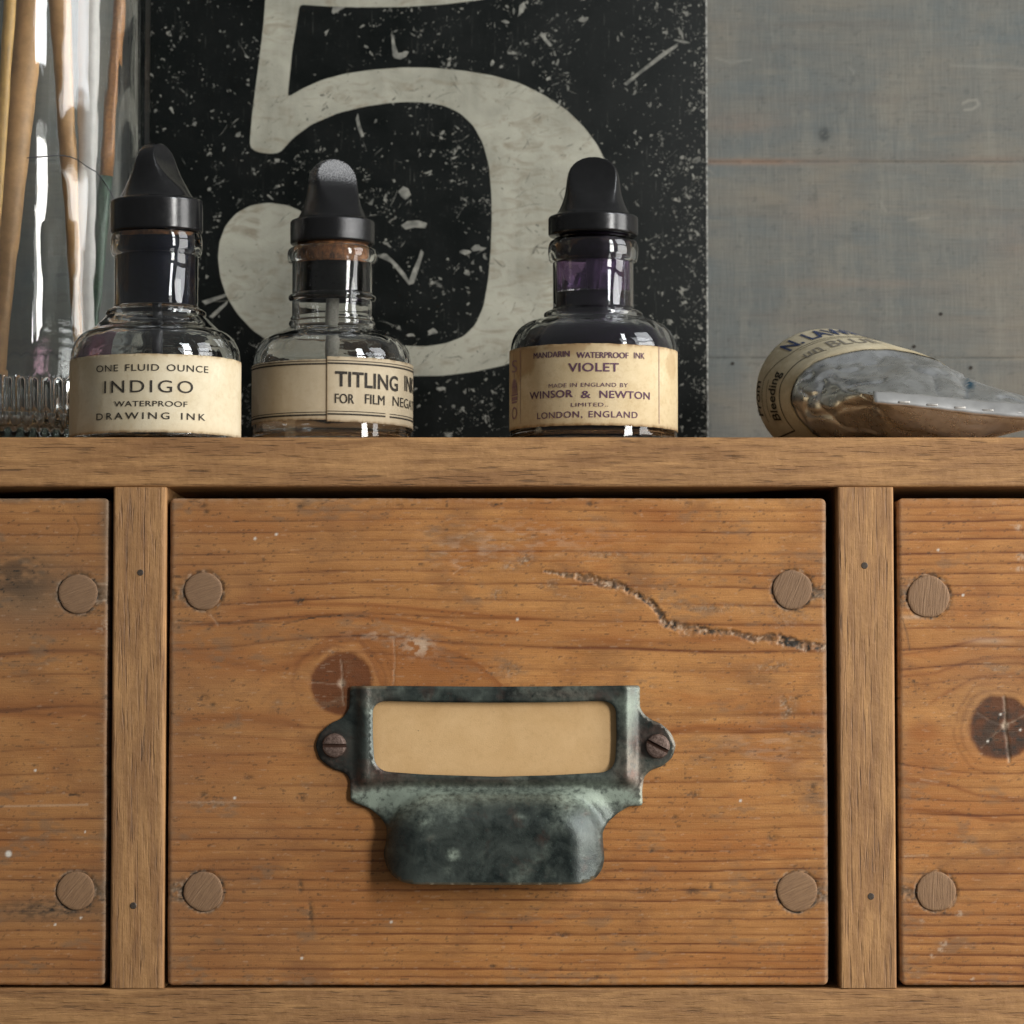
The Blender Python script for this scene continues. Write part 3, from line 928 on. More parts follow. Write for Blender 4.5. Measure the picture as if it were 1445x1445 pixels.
        # second faint trail above and other worn patches
        for (a, b, rx, ry, am) in ((742, 790, 11, 9, .9), (722, 800, 14, 6, .6), (1005, 790, 60, 7, .35), (860, 783, 60, 5, .35), (700, 840, 9, 10, .5), (775, 826, 12, 6, .5),
                                   (1090, 940, 26, 8, .55), (1110, 998, 12, 17, .7), (720, 945, 16, 12, .5), (1010, 858, 45, 7, .45), (955, 850, 10, 5, .5), (300, 1135, 40, 8, .3), (1108, 868, 40, 22, .25), (1150, 840, 24, 10, .4), (255, 1257, 20, 14, .7), (1152, 1262, 18, 12, .5)):
            msk = bump(px, py, a, b, rx, ry, 1.3) * sstep(.38, .58, fbm(px / 7, py / 5, 50 + rx) + .05)
            grey += am * msk; dirt += am * .5 * msk * (fbm(px / 3, py / 3, 51) > .55); pale += am * .6 * msk * (fbm(px / 3.5, py / 3, 52) > .58); H -= msk * am * .8
        # pale scuffs
        pale += .85 * bump(px, py, 590, 912, 22, 14, 1.2) * sstep(.42, .62, fbm(px / 9, py / 7, 60)) + .5 * bump(px, py, 545, 895, 45, 9) * sstep(.4, .7, fbm(px / 12, py / 4, 61))
        pale += .35 * bump(px, py, 650, 780, 60, 22) * sstep(.45, .7, fbm(px / 14, py / 5, 62)) + .3 * bump(px, py, 740, 760, 120, 24) * sstep(.5, .7, fbm(px / 14, py / 4, 63))
        pale += .3 * bump(px, py, 300, 1132, 60, 1.6) + .25 * bump(px, py, 1100, 1050, 80, 30) * sstep(.45, .7, fbm(px / 20, py / 5, 64))
        specks = [(285, 713, 7, 4), (291, 722, 4, 3), (423, 714, 7, 4), (563, 714, 5, 3), (697, 713, 6, 3), (832, 711, 6, 4), (971, 711, 5, 4), (423, 848, 8, 6), (286, 984, 9, 4), (299, 994, 5, 3),
                  (979, 1121, 8, 6), (951, 1153, 5, 3), (955, 1166, 4, 2), (424, 1125, 7, 5), (288, 1123, 8, 6), (977, 1258, 11, 5), (1003, 1250, 3, 5), (905, 1258, 14, 3), (698, 1256, 8, 3), (792, 1318, 12, 4),
                  (842, 1378, 6, 2), (695, 1363, 5, 3), (790, 1368, 4, 2), (919, 1200, 4, 3), (979, 1201, 3, 2), (887, 810, 3, 3), (937, 908, 8, 1.6), (1024, 1064, 4, 1.6), (1123, 985, 3, 2), (1147, 1006, 2, 3), (937, 1080, 3, 2), (424, 1250, 4, 10), (438, 1290, 4, 20), (1145, 1112, 6, 6), (1090, 1182, 8, 5), (350, 1097, 7, 3)]
        for q in specks:
            msk = bump(px, py, q[0], q[1], q[2], q[3], 1.3)
            dirt += .75 * msk * sstep(.28, .6, fbm(px / 3, py / 3, 71)); H -= msk * .5
        for (a, b) in ((360, 760), (390, 754), (552, 1301), (426, 1352), (331, 1126), (730, 874), (1045, 1130)): spot += bump(px, py, a, b, 2.0, 2.0, 2)
        crack([(218 + 80, 868), (308, 882)], 1.2, amt=.35)
        crack([(640, 795), (652, 800), (640, 810)], 1.1, amt=.3)
        crack([(400, 881), (440, 872), (480, 869)], 1.0, 'dark', .6, .8)
        crack([(620, 927), (665, 930)], 1.0, 'dark', .6, .6)
        crack([(250, 876), (330, 880), (400, 878), (460, 869), (520, 870)], .8, 'dark', .45, .5)
        crack([(330, 736), (400, 736), (460, 735)], .9, 'dark', .35, .5)
    if which == 'l':
        for (a, b, c) in ((12, 1205, 4.6), (50, 1087, 1.8), (120, 1174, 1.4), (78, 1305, 1.8), (114, 1295, 1.8)): spot += bump(px, py, a, b, c, c, 3)
        crack([(128, 818), (138, 824), (152, 824)], 1.2, amt=.6); crack([(134, 849), (152, 846)], 1.2, amt=.6)
        crack([(98, 1122), (106, 1121), (112, 1123)], 1.6, 'dark', .9, 1)
        crack([(108, 765), (112, 745), (104, 730)], 1.2, 'dark', .3, .3)
        grey += .5 * bump(px, py, 150, 730, 10, 50) + .6 * bump(px, py, 135, 1250, 20, 14) + .5 * bump(px, py, 140, 835, 18, 14)
        pale += .5 * bump(px, py, 150, 885, 20, 8) * sstep(.5, .6, fbm(px / 4, py / 3, 3))
    if which == 'r':
        crack([(1417, 983), (1419, 1005), (1418, 1025), (1422, 1050), (1424, 1075)], 1.6, amt=.6, dep=1.5)
        crack([(1418, 1024), (1435, 1015), (1450, 1008)], 1.2, amt=.4); crack([(1418, 1024), (1400, 1040), (1385, 1055)], 1.0, amt=.35); crack([(1418, 1024), (1400, 1018), (1380, 1006)], 1.0, amt=.3)
        pale += .7 * bump(px, py, 1418, 1024, 6, 6, 2)
        for (a, b) in ((1324, 776), (1359, 840), (1412, 1008), (1394, 1046), (1440, 1030)): spot += bump(px, py, a, b, 1.8, 1.8, 2)
        grey += .7 * bump(px, py, 1276, 833, 16, 6) + .4 * bump(px, py, 1280, 818, 8, 4)
        pale += .5 * bump(px, py, 1285, 871, 20, 3) + .4 * bump(px, py, 1395, 904, 28, 4)
        crack([(1278, 1208), (1310, 1207)], 1.2, amt=.4)
        crack([(1300, 1100), (1325, 1103)], 1.2, amt=.3)
    # random small wear everywhere
    r1 = fbm(px / 7, py / 2.4, S + 90)
    dirt += sstep(.70, .80, r1) * .6
    r2 = fbm(px / 11, py / 2.2, S + 95)
    pale += sstep(.73, .82, r2) * .25
    grey += .5 * sstep(.6, .75, fbm(px / 60, py / 30, S + 96)) * sstep(.4, .6, fbm(px / 14, py / 5, S + 97))
    warm += .35 * sstep(.5, .75, fbm(px / 110, py / 22, S + 98))
    H += .5 * (fbm(px / 30, py / 4, S + 99) - .5)
    return ring, warm, pale, dirt, grey, spot, H


def strip_range(a, b, lo, hi, fine, coarse):
    """coordinates from a to b, fine between lo and hi"""
    out = []
    x = a
    while x < b:
        out.append(x)
        x += fine if lo <= x <= hi else coarse
    out.append(b)
    return np.array(out)


PLUG_ME = None


def plug_mesh():
    b = bmesh.new()
    bmesh.ops.create_circle(b, cap_ends=False, segments=44, radius=27.6)
    rim = list(b.verts)
    rnd = random.Random(5)
    for v in rim:
        t = math.atan2(v.co.y, v.co.x)
        v.co *= 1 + .014 * math.sin(3 * t + 1) + .010 * math.sin(5 * t + 2) + .007 * math.sin(11 * t) + .005 * math.sin(17 * t)
    for (r, y) in ((26.5, -1.6), (22, -1.9), (12, -2.0)):
        pass
    V = [[v.co.x, 2.0, v.co.y] for v in rim]
    n = len(V); allv = list(V); F = []
    prev = 0
    for (f, y) in ((1.0, -0.3), (.955, -.9), (.85, -1.1), (.5, -1.2)):
        st = len(allv)
        allv += [[v[0] * f, y, v[2] * f] for v in V]
        for i in range(n):
            j = (i + 1) % n
            F.append((prev + i, prev + j, st + j, st + i))
        prev = st
    allv.append([0, -1.3, 0])
    for i in range(n): F.append((prev + i, prev + (i + 1) % n, len(allv) - 1))
    b.free()
    return allv, F


def pull_height(x, y):
    """how far the sheet-metal pull stands out of the wood (u), x and y in picture pixels"""
    S_ = lambda t: sstep(0, 1, t)
    fr = S_((x - 496) / 17) * S_((903 - x) / 20)
    up = S_((1112 - y) / 10)
    h = 3.2 + 9.5 * fr * up
    # rolled vertical beads at both ends of the card frame
    h = h + up * 2.6 * (np.exp(-((x - 515) / 6) ** 2) + np.exp(-((x - 884) / 8) ** 2))
    h = h - up * 1.5 * np.exp(-((y - 1104) / 4) ** 2) * fr
    # cup
    x0, x1, y0, r = 540.0, 856.0, 1116.0, 75.0
    cx = (x0 + x1) / 2; hx = (x1 - x0) / 2
    qx = np.abs(x - cx) - (hx - r); qy = (y0 + r) - y
    d_in = np.where((qx > 0) & (qy > 0), r - np.hypot(qx, qy), np.minimum(hx - np.abs(x - cx), y - y0))
    t = np.clip(d_in / 52, 0, 1)
    cup = 36 * (1 - (1 - t) ** 2.0)
    low = S_((y - 1104) / 16) * 2.5
    ridge = S_((d_in + 26) / 26) * 7 * S_((y - 1108) / 14)
    return h + cup + low + ridge


def make_pull(parent, ox, ozz, name='pull_plate'):
    outl = [(494, 968), (560, 968), (700, 969), (840, 968), (903, 967), (903, 998), (908, 1007), (918, 1015), (933, 1021), (947, 1034), (954, 1052), (949, 1069), (935, 1081), (918, 1087), (909, 1096), (906, 1116), (907, 1137),
            (889, 1137), (872, 1147), (857, 1161), (850, 1175), (852, 1200), (853, 1212), (850, 1226), (842, 1238), (829, 1246), (815, 1248), (700, 1249), (585, 1248), (567, 1245), (553, 1235), (545, 1222), (541, 1205), (545, 1185), (546, 1168), (538, 1154), (522, 1141), (505, 1134), (495, 1130), (494, 1100), (488, 1091), (466, 1083), (451, 1071), (445, 1052), (451, 1035), (466, 1021), (484, 1013), (493, 1000)]
    hole = [(540, 989), (620, 991), (700, 991.5), (780, 991), (852, 989), (863, 992), (869, 1000), (870, 1040), (868, 1075), (863, 1085), (852, 1090), (780, 1094), (700, 1096), (600, 1093), (545, 1089), (534, 1084), (528, 1074), (526, 1035), (526, 1000), (531, 993)]
    outer = dense(outl, 4.0, True, 1)
    inner = dense(hole, 4.0, True, 2)
    pts = [Vector(p) for p in outer] + [Vector(p) for p in inner]
    no, ni = len(outer), len(inner)
    edges = [(i, (i + 1) % no) for i in range(no)] + [(no + i, no + (i + 1) % ni) for i in range(ni)]
    gx, gy = np.meshgrid(np.arange(440, 960, 4.6), np.arange(964, 1252, 4.6))
    gx = gx + (np.arange(gx.shape[0]) % 2)[:, None] * 2.3
    gx = gx.ravel(); gy = gy.ravel()
    ok = inside(gx, gy, outer) & ~inside(gx, gy, inner)
    do, _ = dist_poly(gx, gy, outer + [outer[0]]); di, _ = dist_poly(gx, gy, inner + [inner[0]])
    ok &= (do > 2.6) & (di > 2.6)
    pts += [Vector((a, b)) for a, b in zip(gx[ok], gy[ok])]
    vco, ved, vf, _, _, _ = delaunay_2d_cdt(pts, edges, [], 0, 1e-4)
    P = np.array([(v.x, v.y) for v in vco])
    Fc = [f for f in vf if len(f) == 3]
    Fc = np.array([tuple(f) for f in Fc])
    c = P[Fc].mean(1)
    keep = inside(c[:, 0], c[:, 1], outer) & ~inside(c[:, 0], c[:, 1], inner)
    Fc = Fc[keep]
    h = pull_height(P[:, 0], P[:, 1])
    # true plane coordinates of the pattern pixels
    X = np.zeros(len(P)); Z = np.zeros(len(P))
    for i, (a, b) in enumerate(P):
        x_, _, z_ = at(a, b, DRY - h[i]); X[i] = x_ - ox; Z[i] = z_ - ozz
    n = len(P)
    V = np.concatenate([np.stack([X, -h, Z], 1), np.stack([X, -h + 3.0, Z], 1)])
    # boundary edges
    from collections import Counter
    ec = {}
    for f in Fc:
        for k in range(3):
            e = (f[k], f[(k + 1) % 3]); ec.setdefault((min(e), max(e)), []).append(e)
    rim = [v[0] for v in ec.values() if len(v) == 1]
    F = [tuple(f) for f in Fc] + [tuple(n + q for q in f[::-1]) for f in Fc] + [(e[1], e[0], n + e[0], n + e[1]) for e in rim]
    px, py = P[:, 0], P[:, 1]
    nz = fbm(px / 30, py / 30, 5)
    verd_and_light = 1.1 * bump(px, py, 560, 1130, 60, 22) + 1.0 * bump(px, py, 850, 1118, 50, 20) + .75 * np.exp(-((py - (1118 + 0.00028 * (px - 700) ** 2)) / 13) ** 2) + .5 * bump(px, py, 885, 1005, 10, 40)  # verdigris, plus painted light on the cup shoulders and right bead
    verd_and_light += 1.2 * bump(px, py, 640, 1206, 9, 8, 2) + .8 * bump(px, py, 600, 1160, 10, 6) + .5 * bump(px, py, 735, 1152, 10, 4) + .6 * bump(px, py, 632, 1228, 5, 4) + .3 * sstep(.55, .7, nz)
    brown = 1.0 * bump(px, py, 890, 1090, 22, 45) + .9 * bump(px, py, 530, 1100, 30, 22) + .8 * bump(px, py, 500, 1115, 14, 14) + .7 * bump(px, py, 925, 1052, 30, 28) * .8 + .6 * bump(px, py, 470, 1060, 22, 26) + .5 * bump(px, py, 660, 1104, 160, 6) + .5 * bump(px, py, 530, 985, 25, 16) + .6 * bump(px, py, 800, 980, 60, 8)
    br = np.zeros(n); bot = np.zeros(2 * n)
    do, _ = dist_poly(px, py, outer + [outer[0]])
    br = np.where((do < 1.2) & (py > 1240), .9, 0) + np.where((do < 1.2) & (py < 975) & (px < 545), .7, 0) + np.where((do < 1.2) & (px > 880), .25, 0)
    A = np.stack([np.tile(verd_and_light, 2), np.tile(brown, 2), np.concatenate([br * .6, br])], 1)
    pl = mesh_np(name, V, F, M['patina'], parent, True, {'patina': A})
    # card
    cx0, _, cz0 = at(520, 1100, DRY - 5); cx1, _, cz1 = at(876, 984, DRY - 5)
    xs = np.linspace(cx0 - ox, cx1 - ox, 40); zs = np.linspace(cz0 - ozz, cz1 - ozz, 16)
    XX, ZZ = np.meshgrid(xs, zs)
    YY = -5.0 - 1.6 * np.cos((XX - xs.mean()) / 60) * 0 - 1.2 * fbm(XX / 80, ZZ / 60, 4)
    f_ = np.minimum(np.minimum(XX - xs[0], xs[-1] - XX) / 20, np.minimum(ZZ - zs[0], zs[-1] - ZZ) / 14)
    VV = np.stack([XX.ravel(), YY.ravel(), ZZ.ravel()], 1)
    age = np.stack([np.exp(-f_.ravel() * 2) * .9, np.zeros(f_.size), np.zeros(f_.size)], 1)
    mesh_np('name_card', VV, grid_faces(40, 16), M['card_paper'], parent, True, {'age': age})
    # dark flecks in the card
    for (a, b, r) in ((718, 1028, 2.2), (757, 1045, 1.1), (590, 1046, 1.0), (536, 1020, 1.8), (578, 1070, 1.3), (537, 1005, 1.3), (850, 1060, 1.2)):
        pass
    # screws
    for (sx_, sy_, an) in ((472, 1052, 0.0), (928, 1053, 0.48)):
        x_, _, z_ = at(sx_, sy_, DRY - 5)
        Vs = []; Fs = []
        R = 17.0; hw = 2.6

        def half(sign):
            a0 = math.asin(hw / R)
            angs = [a0 + (math.pi - 2 * a0) * i / 20 for i in range(21)]
            rim_ = [(R * math.cos(t), sign * R * math.sin(t)) for t in angs]
            st = len(Vs)
            levels = ((1.0, 0.5), (1.0, -4.6), (.93, -6.6), (.75, -7.6), (.4, -8.2))
            m = len(rim_)
            for (f, y) in levels:
                for (a, b) in rim_:
                    bb = max(abs(b) * f, hw) * sign
                    Vs.append((a * f, y, bb))
            for l in range(len(levels) - 1):
                for i in range(m - 1):
                    Fs.append((st + l * m + i, st + l * m + i + 1, st + (l + 1) * m + i + 1, st + (l + 1) * m + i))
            # straight slot wall and crown
            Fs.append(tuple(st + (len(levels) - 1) * m + i for i in range(m)))
            for l in range(len(levels) - 1):
                Fs.append((st + l * m, st + (l + 1) * m, st + (l + 1) * m + m - 1, st + l * m + m - 1))
        half(1); half(-1)
        Vb = [(16.5 * math.cos(2 * math.pi * i / 28), -3.8, 16.5 * math.sin(2 * math.pi * i / 28)) for i in range(28)]
        sc = mesh_np('screw', Vs, Fs, M['screw'], parent, False, loc=(x_ - ox, -4.5, z_ - ozz))
        # one bevelled solid: soft look through auto normals is not needed at this size
        sc.rotation_euler = (0, an, 0)
        sb = mesh_np('slot', Vb, [tuple(range(27, -1, -1))], M['slot'], sc, False)
    return pl


def make_drawer(which, rect, plugs, pull, label):
    (l, t, r, b) = rect
    X0 = l; X1 = r; Z1 = t; Z0 = b
    cx = (X0 + X1) / 2
    root = empty('drawer', (cx, DRY, Z0))
    tag(root, label, 'drawer', 'pine drawers in the cabinet')
    vis0, vis1 = at(-30, 1000, DRY)[0], at(1475, 1000, DRY)[0]
    fine = 1.75
    xs = strip_range(X0 + 7, X1 - 7, vis0, vis1, fine, 14)
    zs = strip_range(Z0 + 7, Z1 - 7, -1e9, 1e9, fine, fine)
    e = np.array([0, .15, .5, 1.1, 1.9, 2.9, 4.1, 5.5])
    xs = np.concatenate([X0 + e, xs, (X1 - e)[::-1]]); zs = np.concatenate([Z0 + e, zs, (Z1 - e)[::-1]])
    X, Z = np.meshgrid(xs, zs)
    px, py = proj(X, DRY, Z)
    ring, warm, pale, dirt, grey, spot, H = pine_pattern(px, py, which)
    # worn, slightly wandering edges
    ex = np.minimum(X - X0, X1 - X); ez = np.minimum(Z - Z0, Z1 - Z)
    RAD = 6.0
    RADT = 5.0 + 2.5 * fbm(X / 60, Z / 60, 12)
    # rounded corners in outline
    cr = 9.0
    qx = np.clip(cr - ex, 0, None); qz = np.clip(cr - ez, 0, None)
    ln = np.hypot(qx, qz)
    sc_ = np.where(ln > cr, cr / np.maximum(ln, 1e-6), 1)
    sx = np.where(X - X0 < X1 - X, 1, -1); sz = np.where(Z - Z0 < Z1 - Z, 1, -1)
    Xn = X + sx * qx * (1 - sc_); Zn = Z + sz * qz * (1 - sc_)
    wobx = 1.6 * (fbm(Z / 45, X * 0 + 3, 21) - .5) * np.exp(-ex / 12) * sx
    wobz = 1.2 * (fbm(X / 45, Z * 0 + 8, 22) - .5) * np.exp(-ez / 12) * sz
    Xn = Xn + wobx; Zn = Zn + wobz

    def rnd(e_, r_):
        t_ = np.clip(1 - e_ / r_, 0, 1); return r_ * (1 - np.sqrt(np.clip(1 - t_ * t_, 0, 1)))
    Y = -H + rnd(ex, RADT) + rnd(ez, RADT * .8)
    edge = np.exp(-np.minimum(ex, ez) / 3.0)
    pale = pale + edge * .35 * sstep(.4, .65, fbm(X / 6, Z / 6, 13)) + np.exp(-ex / 3) * .3
    grey = grey + edge * .5 + np.exp(-ex / 9) * .45 * fbm(X / 14, Z / 20, 15)
    cxp = {'c': 703, 'l': -300, 'r': 1700}[which]
    for (a, b_, r_) in plugs:
        dd = np.hypot(px - a, py - b_)
        g = np.exp(-((dd - r_) / 2.6) ** 2) * (0.35 + 1.2 * vnoise(px / 5, py / 5, int(a)))
        dirt = dirt + g * .45; Y = Y + g * 1.2
        sgn = 1 if a > cxp else -1
        ch = sstep(0, 4, (px - a) * sgn - r_ + 2) * np.exp(-((py - b_ - 3) / 11) ** 4) * sstep(.3, .55, fbm(px / 6, py / 4, int(a) + 2))
        grey = grey + ch * .75; dirt = dirt + ch * .35 * (fbm(px / 3, py / 3, 7) > .55); Y = Y + ch * 1.2
        nr = np.exp(-np.clip(dd - r_, 0, None) / 7) * (fbm(px / 4, py / 3.2, int(b_) + 5) > .60)
        dirt = dirt + nr * .5
        grey = grey + np.exp(-np.clip(dd - r_, 0, None) / 6) * .5 * sstep(.4, .7, fbm(px / 6, py / 6, int(b_)))
        pale = pale + .5 * np.exp(-((dd - r_ - 1.5) / 1.5) ** 2) * (vnoise(px / 7, py / 7, int(a) + 3) > .62)
    V = np.stack([(Xn - cx).ravel(), Y.ravel(), (Zn - Z0).ravel()], 1)
    nu, nv = len(xs), len(zs)
    F = grid_faces(nu, nv)
    ringi = [i for i in range(nu)] + [j * nu + nu - 1 for j in range(1, nv)] + [(nv - 1) * nu + i for i in range(nu - 2, -1, -1)] + [j * nu for j in range(nv - 2, 0, -1)]
    B = V[ringi].copy(); B[:, 1] = 95
    n0 = len(V); m = len(ringi)
    F = np.concatenate([F, np.array([(ringi[(i + 1) % m], ringi[i], n0 + i, n0 + (i + 1) % m) for i in range(m)])])
    V = np.concatenate([V, B])
    g1 = np.stack([ring.ravel(), warm.ravel(), pale.ravel()], 1); g2 = np.stack([dirt.ravel(), grey.ravel(), spot.ravel()], 1)
    g1 = np.clip(np.concatenate([g1, g1[ringi]]), 0, 1.2); g2 = np.clip(np.concatenate([g2, g2[ringi]]), 0, 1.2)
    mesh_np('front_board', V, F, M['pine'], root, True, {'grain': g1, 'marks': g2})
    # the box behind the front
    W = (X1 - X0) / 2; HT = Z1 - Z0
    for s_ in (-1, 1):
        bm_obj('side_board', box_bm(s_ * W - s_ * 8 - 18 * (s_ > 0), s_ * W - s_ * 8 + 18 * (s_ < 0), 95.5, 640, 4, HT - 10, 1), M['bare_wood_handle'], root)
    bm_obj('back_board', box_bm(-W + 27, W - 27, 620, 640, 4, HT - 30, 1), M['bare_wood_handle'], root)
    bm_obj('bottom_panel', box_bm(-W + 27, W - 27, 95.5, 619, 8, 16, 1), M['bare_wood_handle'], root)
    allv, Fp = PLUG
    for i, (a, b_, r_) in enumerate(plugs):
        x_, _, z_ = at(a, b_, DRY)
        if plug_me[0] is None:
            o = mesh_np('dowel_plug', allv, Fp, M['plug'], root, True)
            plug_me[0] = o.data
        else:
            o = obj_from('dowel_plug', plug_me[0], root)
        o.location = ((x_ - cx) * K, -0.2 * K, (z_ - Z0) * K)
        s_ = r_ / 28
        o.scale = (s_, 1, s_)
        o.rotation_euler = (0, plug_rot[(a, b_)], 0)
    return root, cx, Z0


PLUG = plug_mesh()
plug_me = [None]
plug_rot = {(287, 834): .35, (1118, 832): 1.2 + math.pi, (287, 1258): .95, (1125, 1258): .45, (110, 838): .4, (107, 1257): .9, (1310, 842): 1.5, (1321, 1258): 1.57}
plug_rot = {k: -v for k, v in plug_rot.items()}
XA = (at(238, 703, DRY)[0] + at(238, 1390, DRY)[0]) / 2
XB = (at(1163, 703, DRY)[0] + at(1172, 1390, DRY)[0]) / 2
XLr = (at(153, 703, DRY)[0] + at(151, 1390, DRY)[0]) / 2
XRl = (at(1264, 703, DRY)[0] + at(1273, 1390, DRY)[0]) / 2
ZTOP = at(722, 703, DRY)[2]; ZBOT = at(722, 1390.5, DRY)[2]
WID = XB - XA

pull_parts = []
d1, dcx, dz0 = make_drawer('c', (XA, ZTOP, XB, ZBOT), [(287, 834, 27), (1118, 832, 28), (287, 1258, 28), (1125, 1258, 28.5)], True,
                           'whole middle pine drawer with a green bronze pull and a trail of insect damage')
make_pull(d1, dcx, dz0)
d2, c2, z2 = make_drawer('l', (XLr - WID, ZTOP, XLr, ZBOT), [(110, 838, 28), (107, 1257, 27)], False,
                         'pine drawer left of the left divider post, with one white paint dot')
d3, c3, z3 = make_drawer('r', (XRl, ZTOP, XRl + WID, ZBOT), [(1310, 842, 30), (1321, 1258, 28)], False,
                         'pine drawer right of the right divider post, with a big dark knot')
pull_objs = [o for o in d1.children if o.name.split('.')[0] in ('pull_plate', 'name_card', 'screw')]
for dr in (d2, d3):
    for o in pull_objs:
        c = o.copy(); COL.objects.link(c); c.parent = dr
        for s_ in o.children:
            q = s_.copy(); COL.objects.link(q); q.parent = c

# ------------------------------------------------------------------ lettering
def text_mesh(body, spacing=1.0, bold=0.0, shear=0.0, wordsp=1.0):
    cu = bpy.data.curves.new('lettering_source', 'FONT')
    cu.body = body; cu.size = 1.0; cu.resolution_u = 4
    cu.space_character = spacing; cu.space_word = wordsp; cu.offset = bold; cu.shear = shear
    cu.fill_mode = 'FRONT'
    o = bpy.data.objects.new('lettering_source', cu)
    COL.objects.link(o)
    bpy.context.view_layer.update()
    dg = bpy.context.evaluated_depsgraph_get()
    me = bpy.data.meshes.new_from_object(o.evaluated_get(dg))
    bm = bmesh.new(); bm.from_mesh(me)
    bpy.data.objects.remove(o); bpy.data.curves.remove(cu); bpy.data.meshes.remove(me)
    return bm


def letters(body, u0, u1, v0, v1, fn, name, mat, parent, step=6.0, off=0.55, strike=0.0, **kw):
    """text fitted into the rectangle u0..u1 x v0..v1 of a surface, fn(u, v, off) -> point"""
    bm = text_mesh(body, **kw)
    xs = [v.co.x for v in bm.verts]; ys = [v.co.y for v in bm.verts]
    caps = [v.co.y for v in bm.verts]
    mx0, mx1 = min(xs), max(xs)
    my0, my1 = 0.0, max(ys)
    su = (u1 - u0) / (mx1 - mx0)
    sv = (v1 - v0) / (my1 - my0)
    for v in bm.verts:
        v.co.x = u0 + (v.co.x - mx0) * su
        v.co.y = v0 + (v.co.y - my0) * sv
    if strike:
        d = bmesh.ops.duplicate(bm, geom=list(bm.verts) + list(bm.edges) + list(bm.faces))
        for v in [q for q in d['geom'] if isinstance(q, bmesh.types.BMVert)]:
            v.co.x += strike; v.co.z = .06
    n = int((u1 - u0) / step)
    for i in range(1, n):
        geom = list(bm.verts) + list(bm.edges) + list(bm.faces)
        bmesh.ops.bisect_plane(bm, geom=geom, plane_co=(u0 + i * (u1 - u0) / n, 0, 0), plane_no=(1, 0, 0))
    bmesh.ops.triangulate(bm, faces=bm.faces)
    for v in bm.verts:
        v.co = Vector(fn(v.co.x, v.co.y, off + v.co.z))
    for v in bm.verts: v.co *= K
    me = bpy.data.meshes.new(name); bm.to_mesh(me); bm.free()
    return obj_from(name, me, parent, None, mat)


# ------------------------------------------------------------------ ink bottles
def bottle_z(py, px, Y): return at(px, py, Y)[2]


def stopper(parent, flr, z0, z1, ztop, rot, mat='ebonite', tilt=0.0, hw=1.0):
    """press-in stopper: flat collar, waisted thumb-piece pinched by two scooped faces"""
    sp = empty('stopper', (0, 0, z0)); sp.parent = parent; sp.rotation_euler = (0, tilt, rot)
    HH = z1 - z0
    prof = [(flr * .80, 0), (flr * .955, 0.2), (flr * .975, .7), (flr * .99, 1.8), (flr, 3.6), (flr, 5), (flr, HH - 6), (flr, HH - 4.5), (flr * .993, HH - 2.6), (flr * .975, HH - 1.2), (flr * .95, HH - .6), (flr * .91, HH + .4)]
    H = ztop - z1
    n = 96
    th = np.arange(n) * 2 * math.pi / n
    V = []
    for r, z in prof:
        V.append(np.stack([r * np.cos(th), r * np.sin(th), np.full(n, z)], 1))
    tl = [(0, .86), (.04, .815), (.10, .765), (.18, .715), (.28, .665), (.38, .63), (.5, .605), (.62, .585), (.72, .56), (.8, .52), (.87, .45), (.92, .37), (.96, .27), (.985, .17), (1.0, .05)]
    for (t, a) in tl:
        a *= flr * hw
        b = flr * (0.76 * (1 - t) ** 2.6 + 0.15 + .12 * (1 - t))
        x = a * np.cos(th); y = a * np.sin(th)
        yc = np.sign(y) * b * np.tanh((np.abs(y) / b) ** 7) ** (1 / 7.0)
        V.append(np.stack([x, yc, np.full(n, (z1 - z0) + t * H)], 1))
    V = np.concatenate(V); m = len(prof) + len(tl)
    F = [tuple(range(n - 1, -1, -1))]
    for i in range(m - 1):
        for j in range(n):
            k = (j + 1) % n
            F.append((i * n + j, i * n + k, (i + 1) * n + k, (i + 1) * n + j))
    F.append(tuple((m - 1) * n + j for j in range(n)))
    o = mesh_np('stopper_head', V, F, M[mat], sp, True)
    o.data.polygons[0].use_smooth = False
    return sp


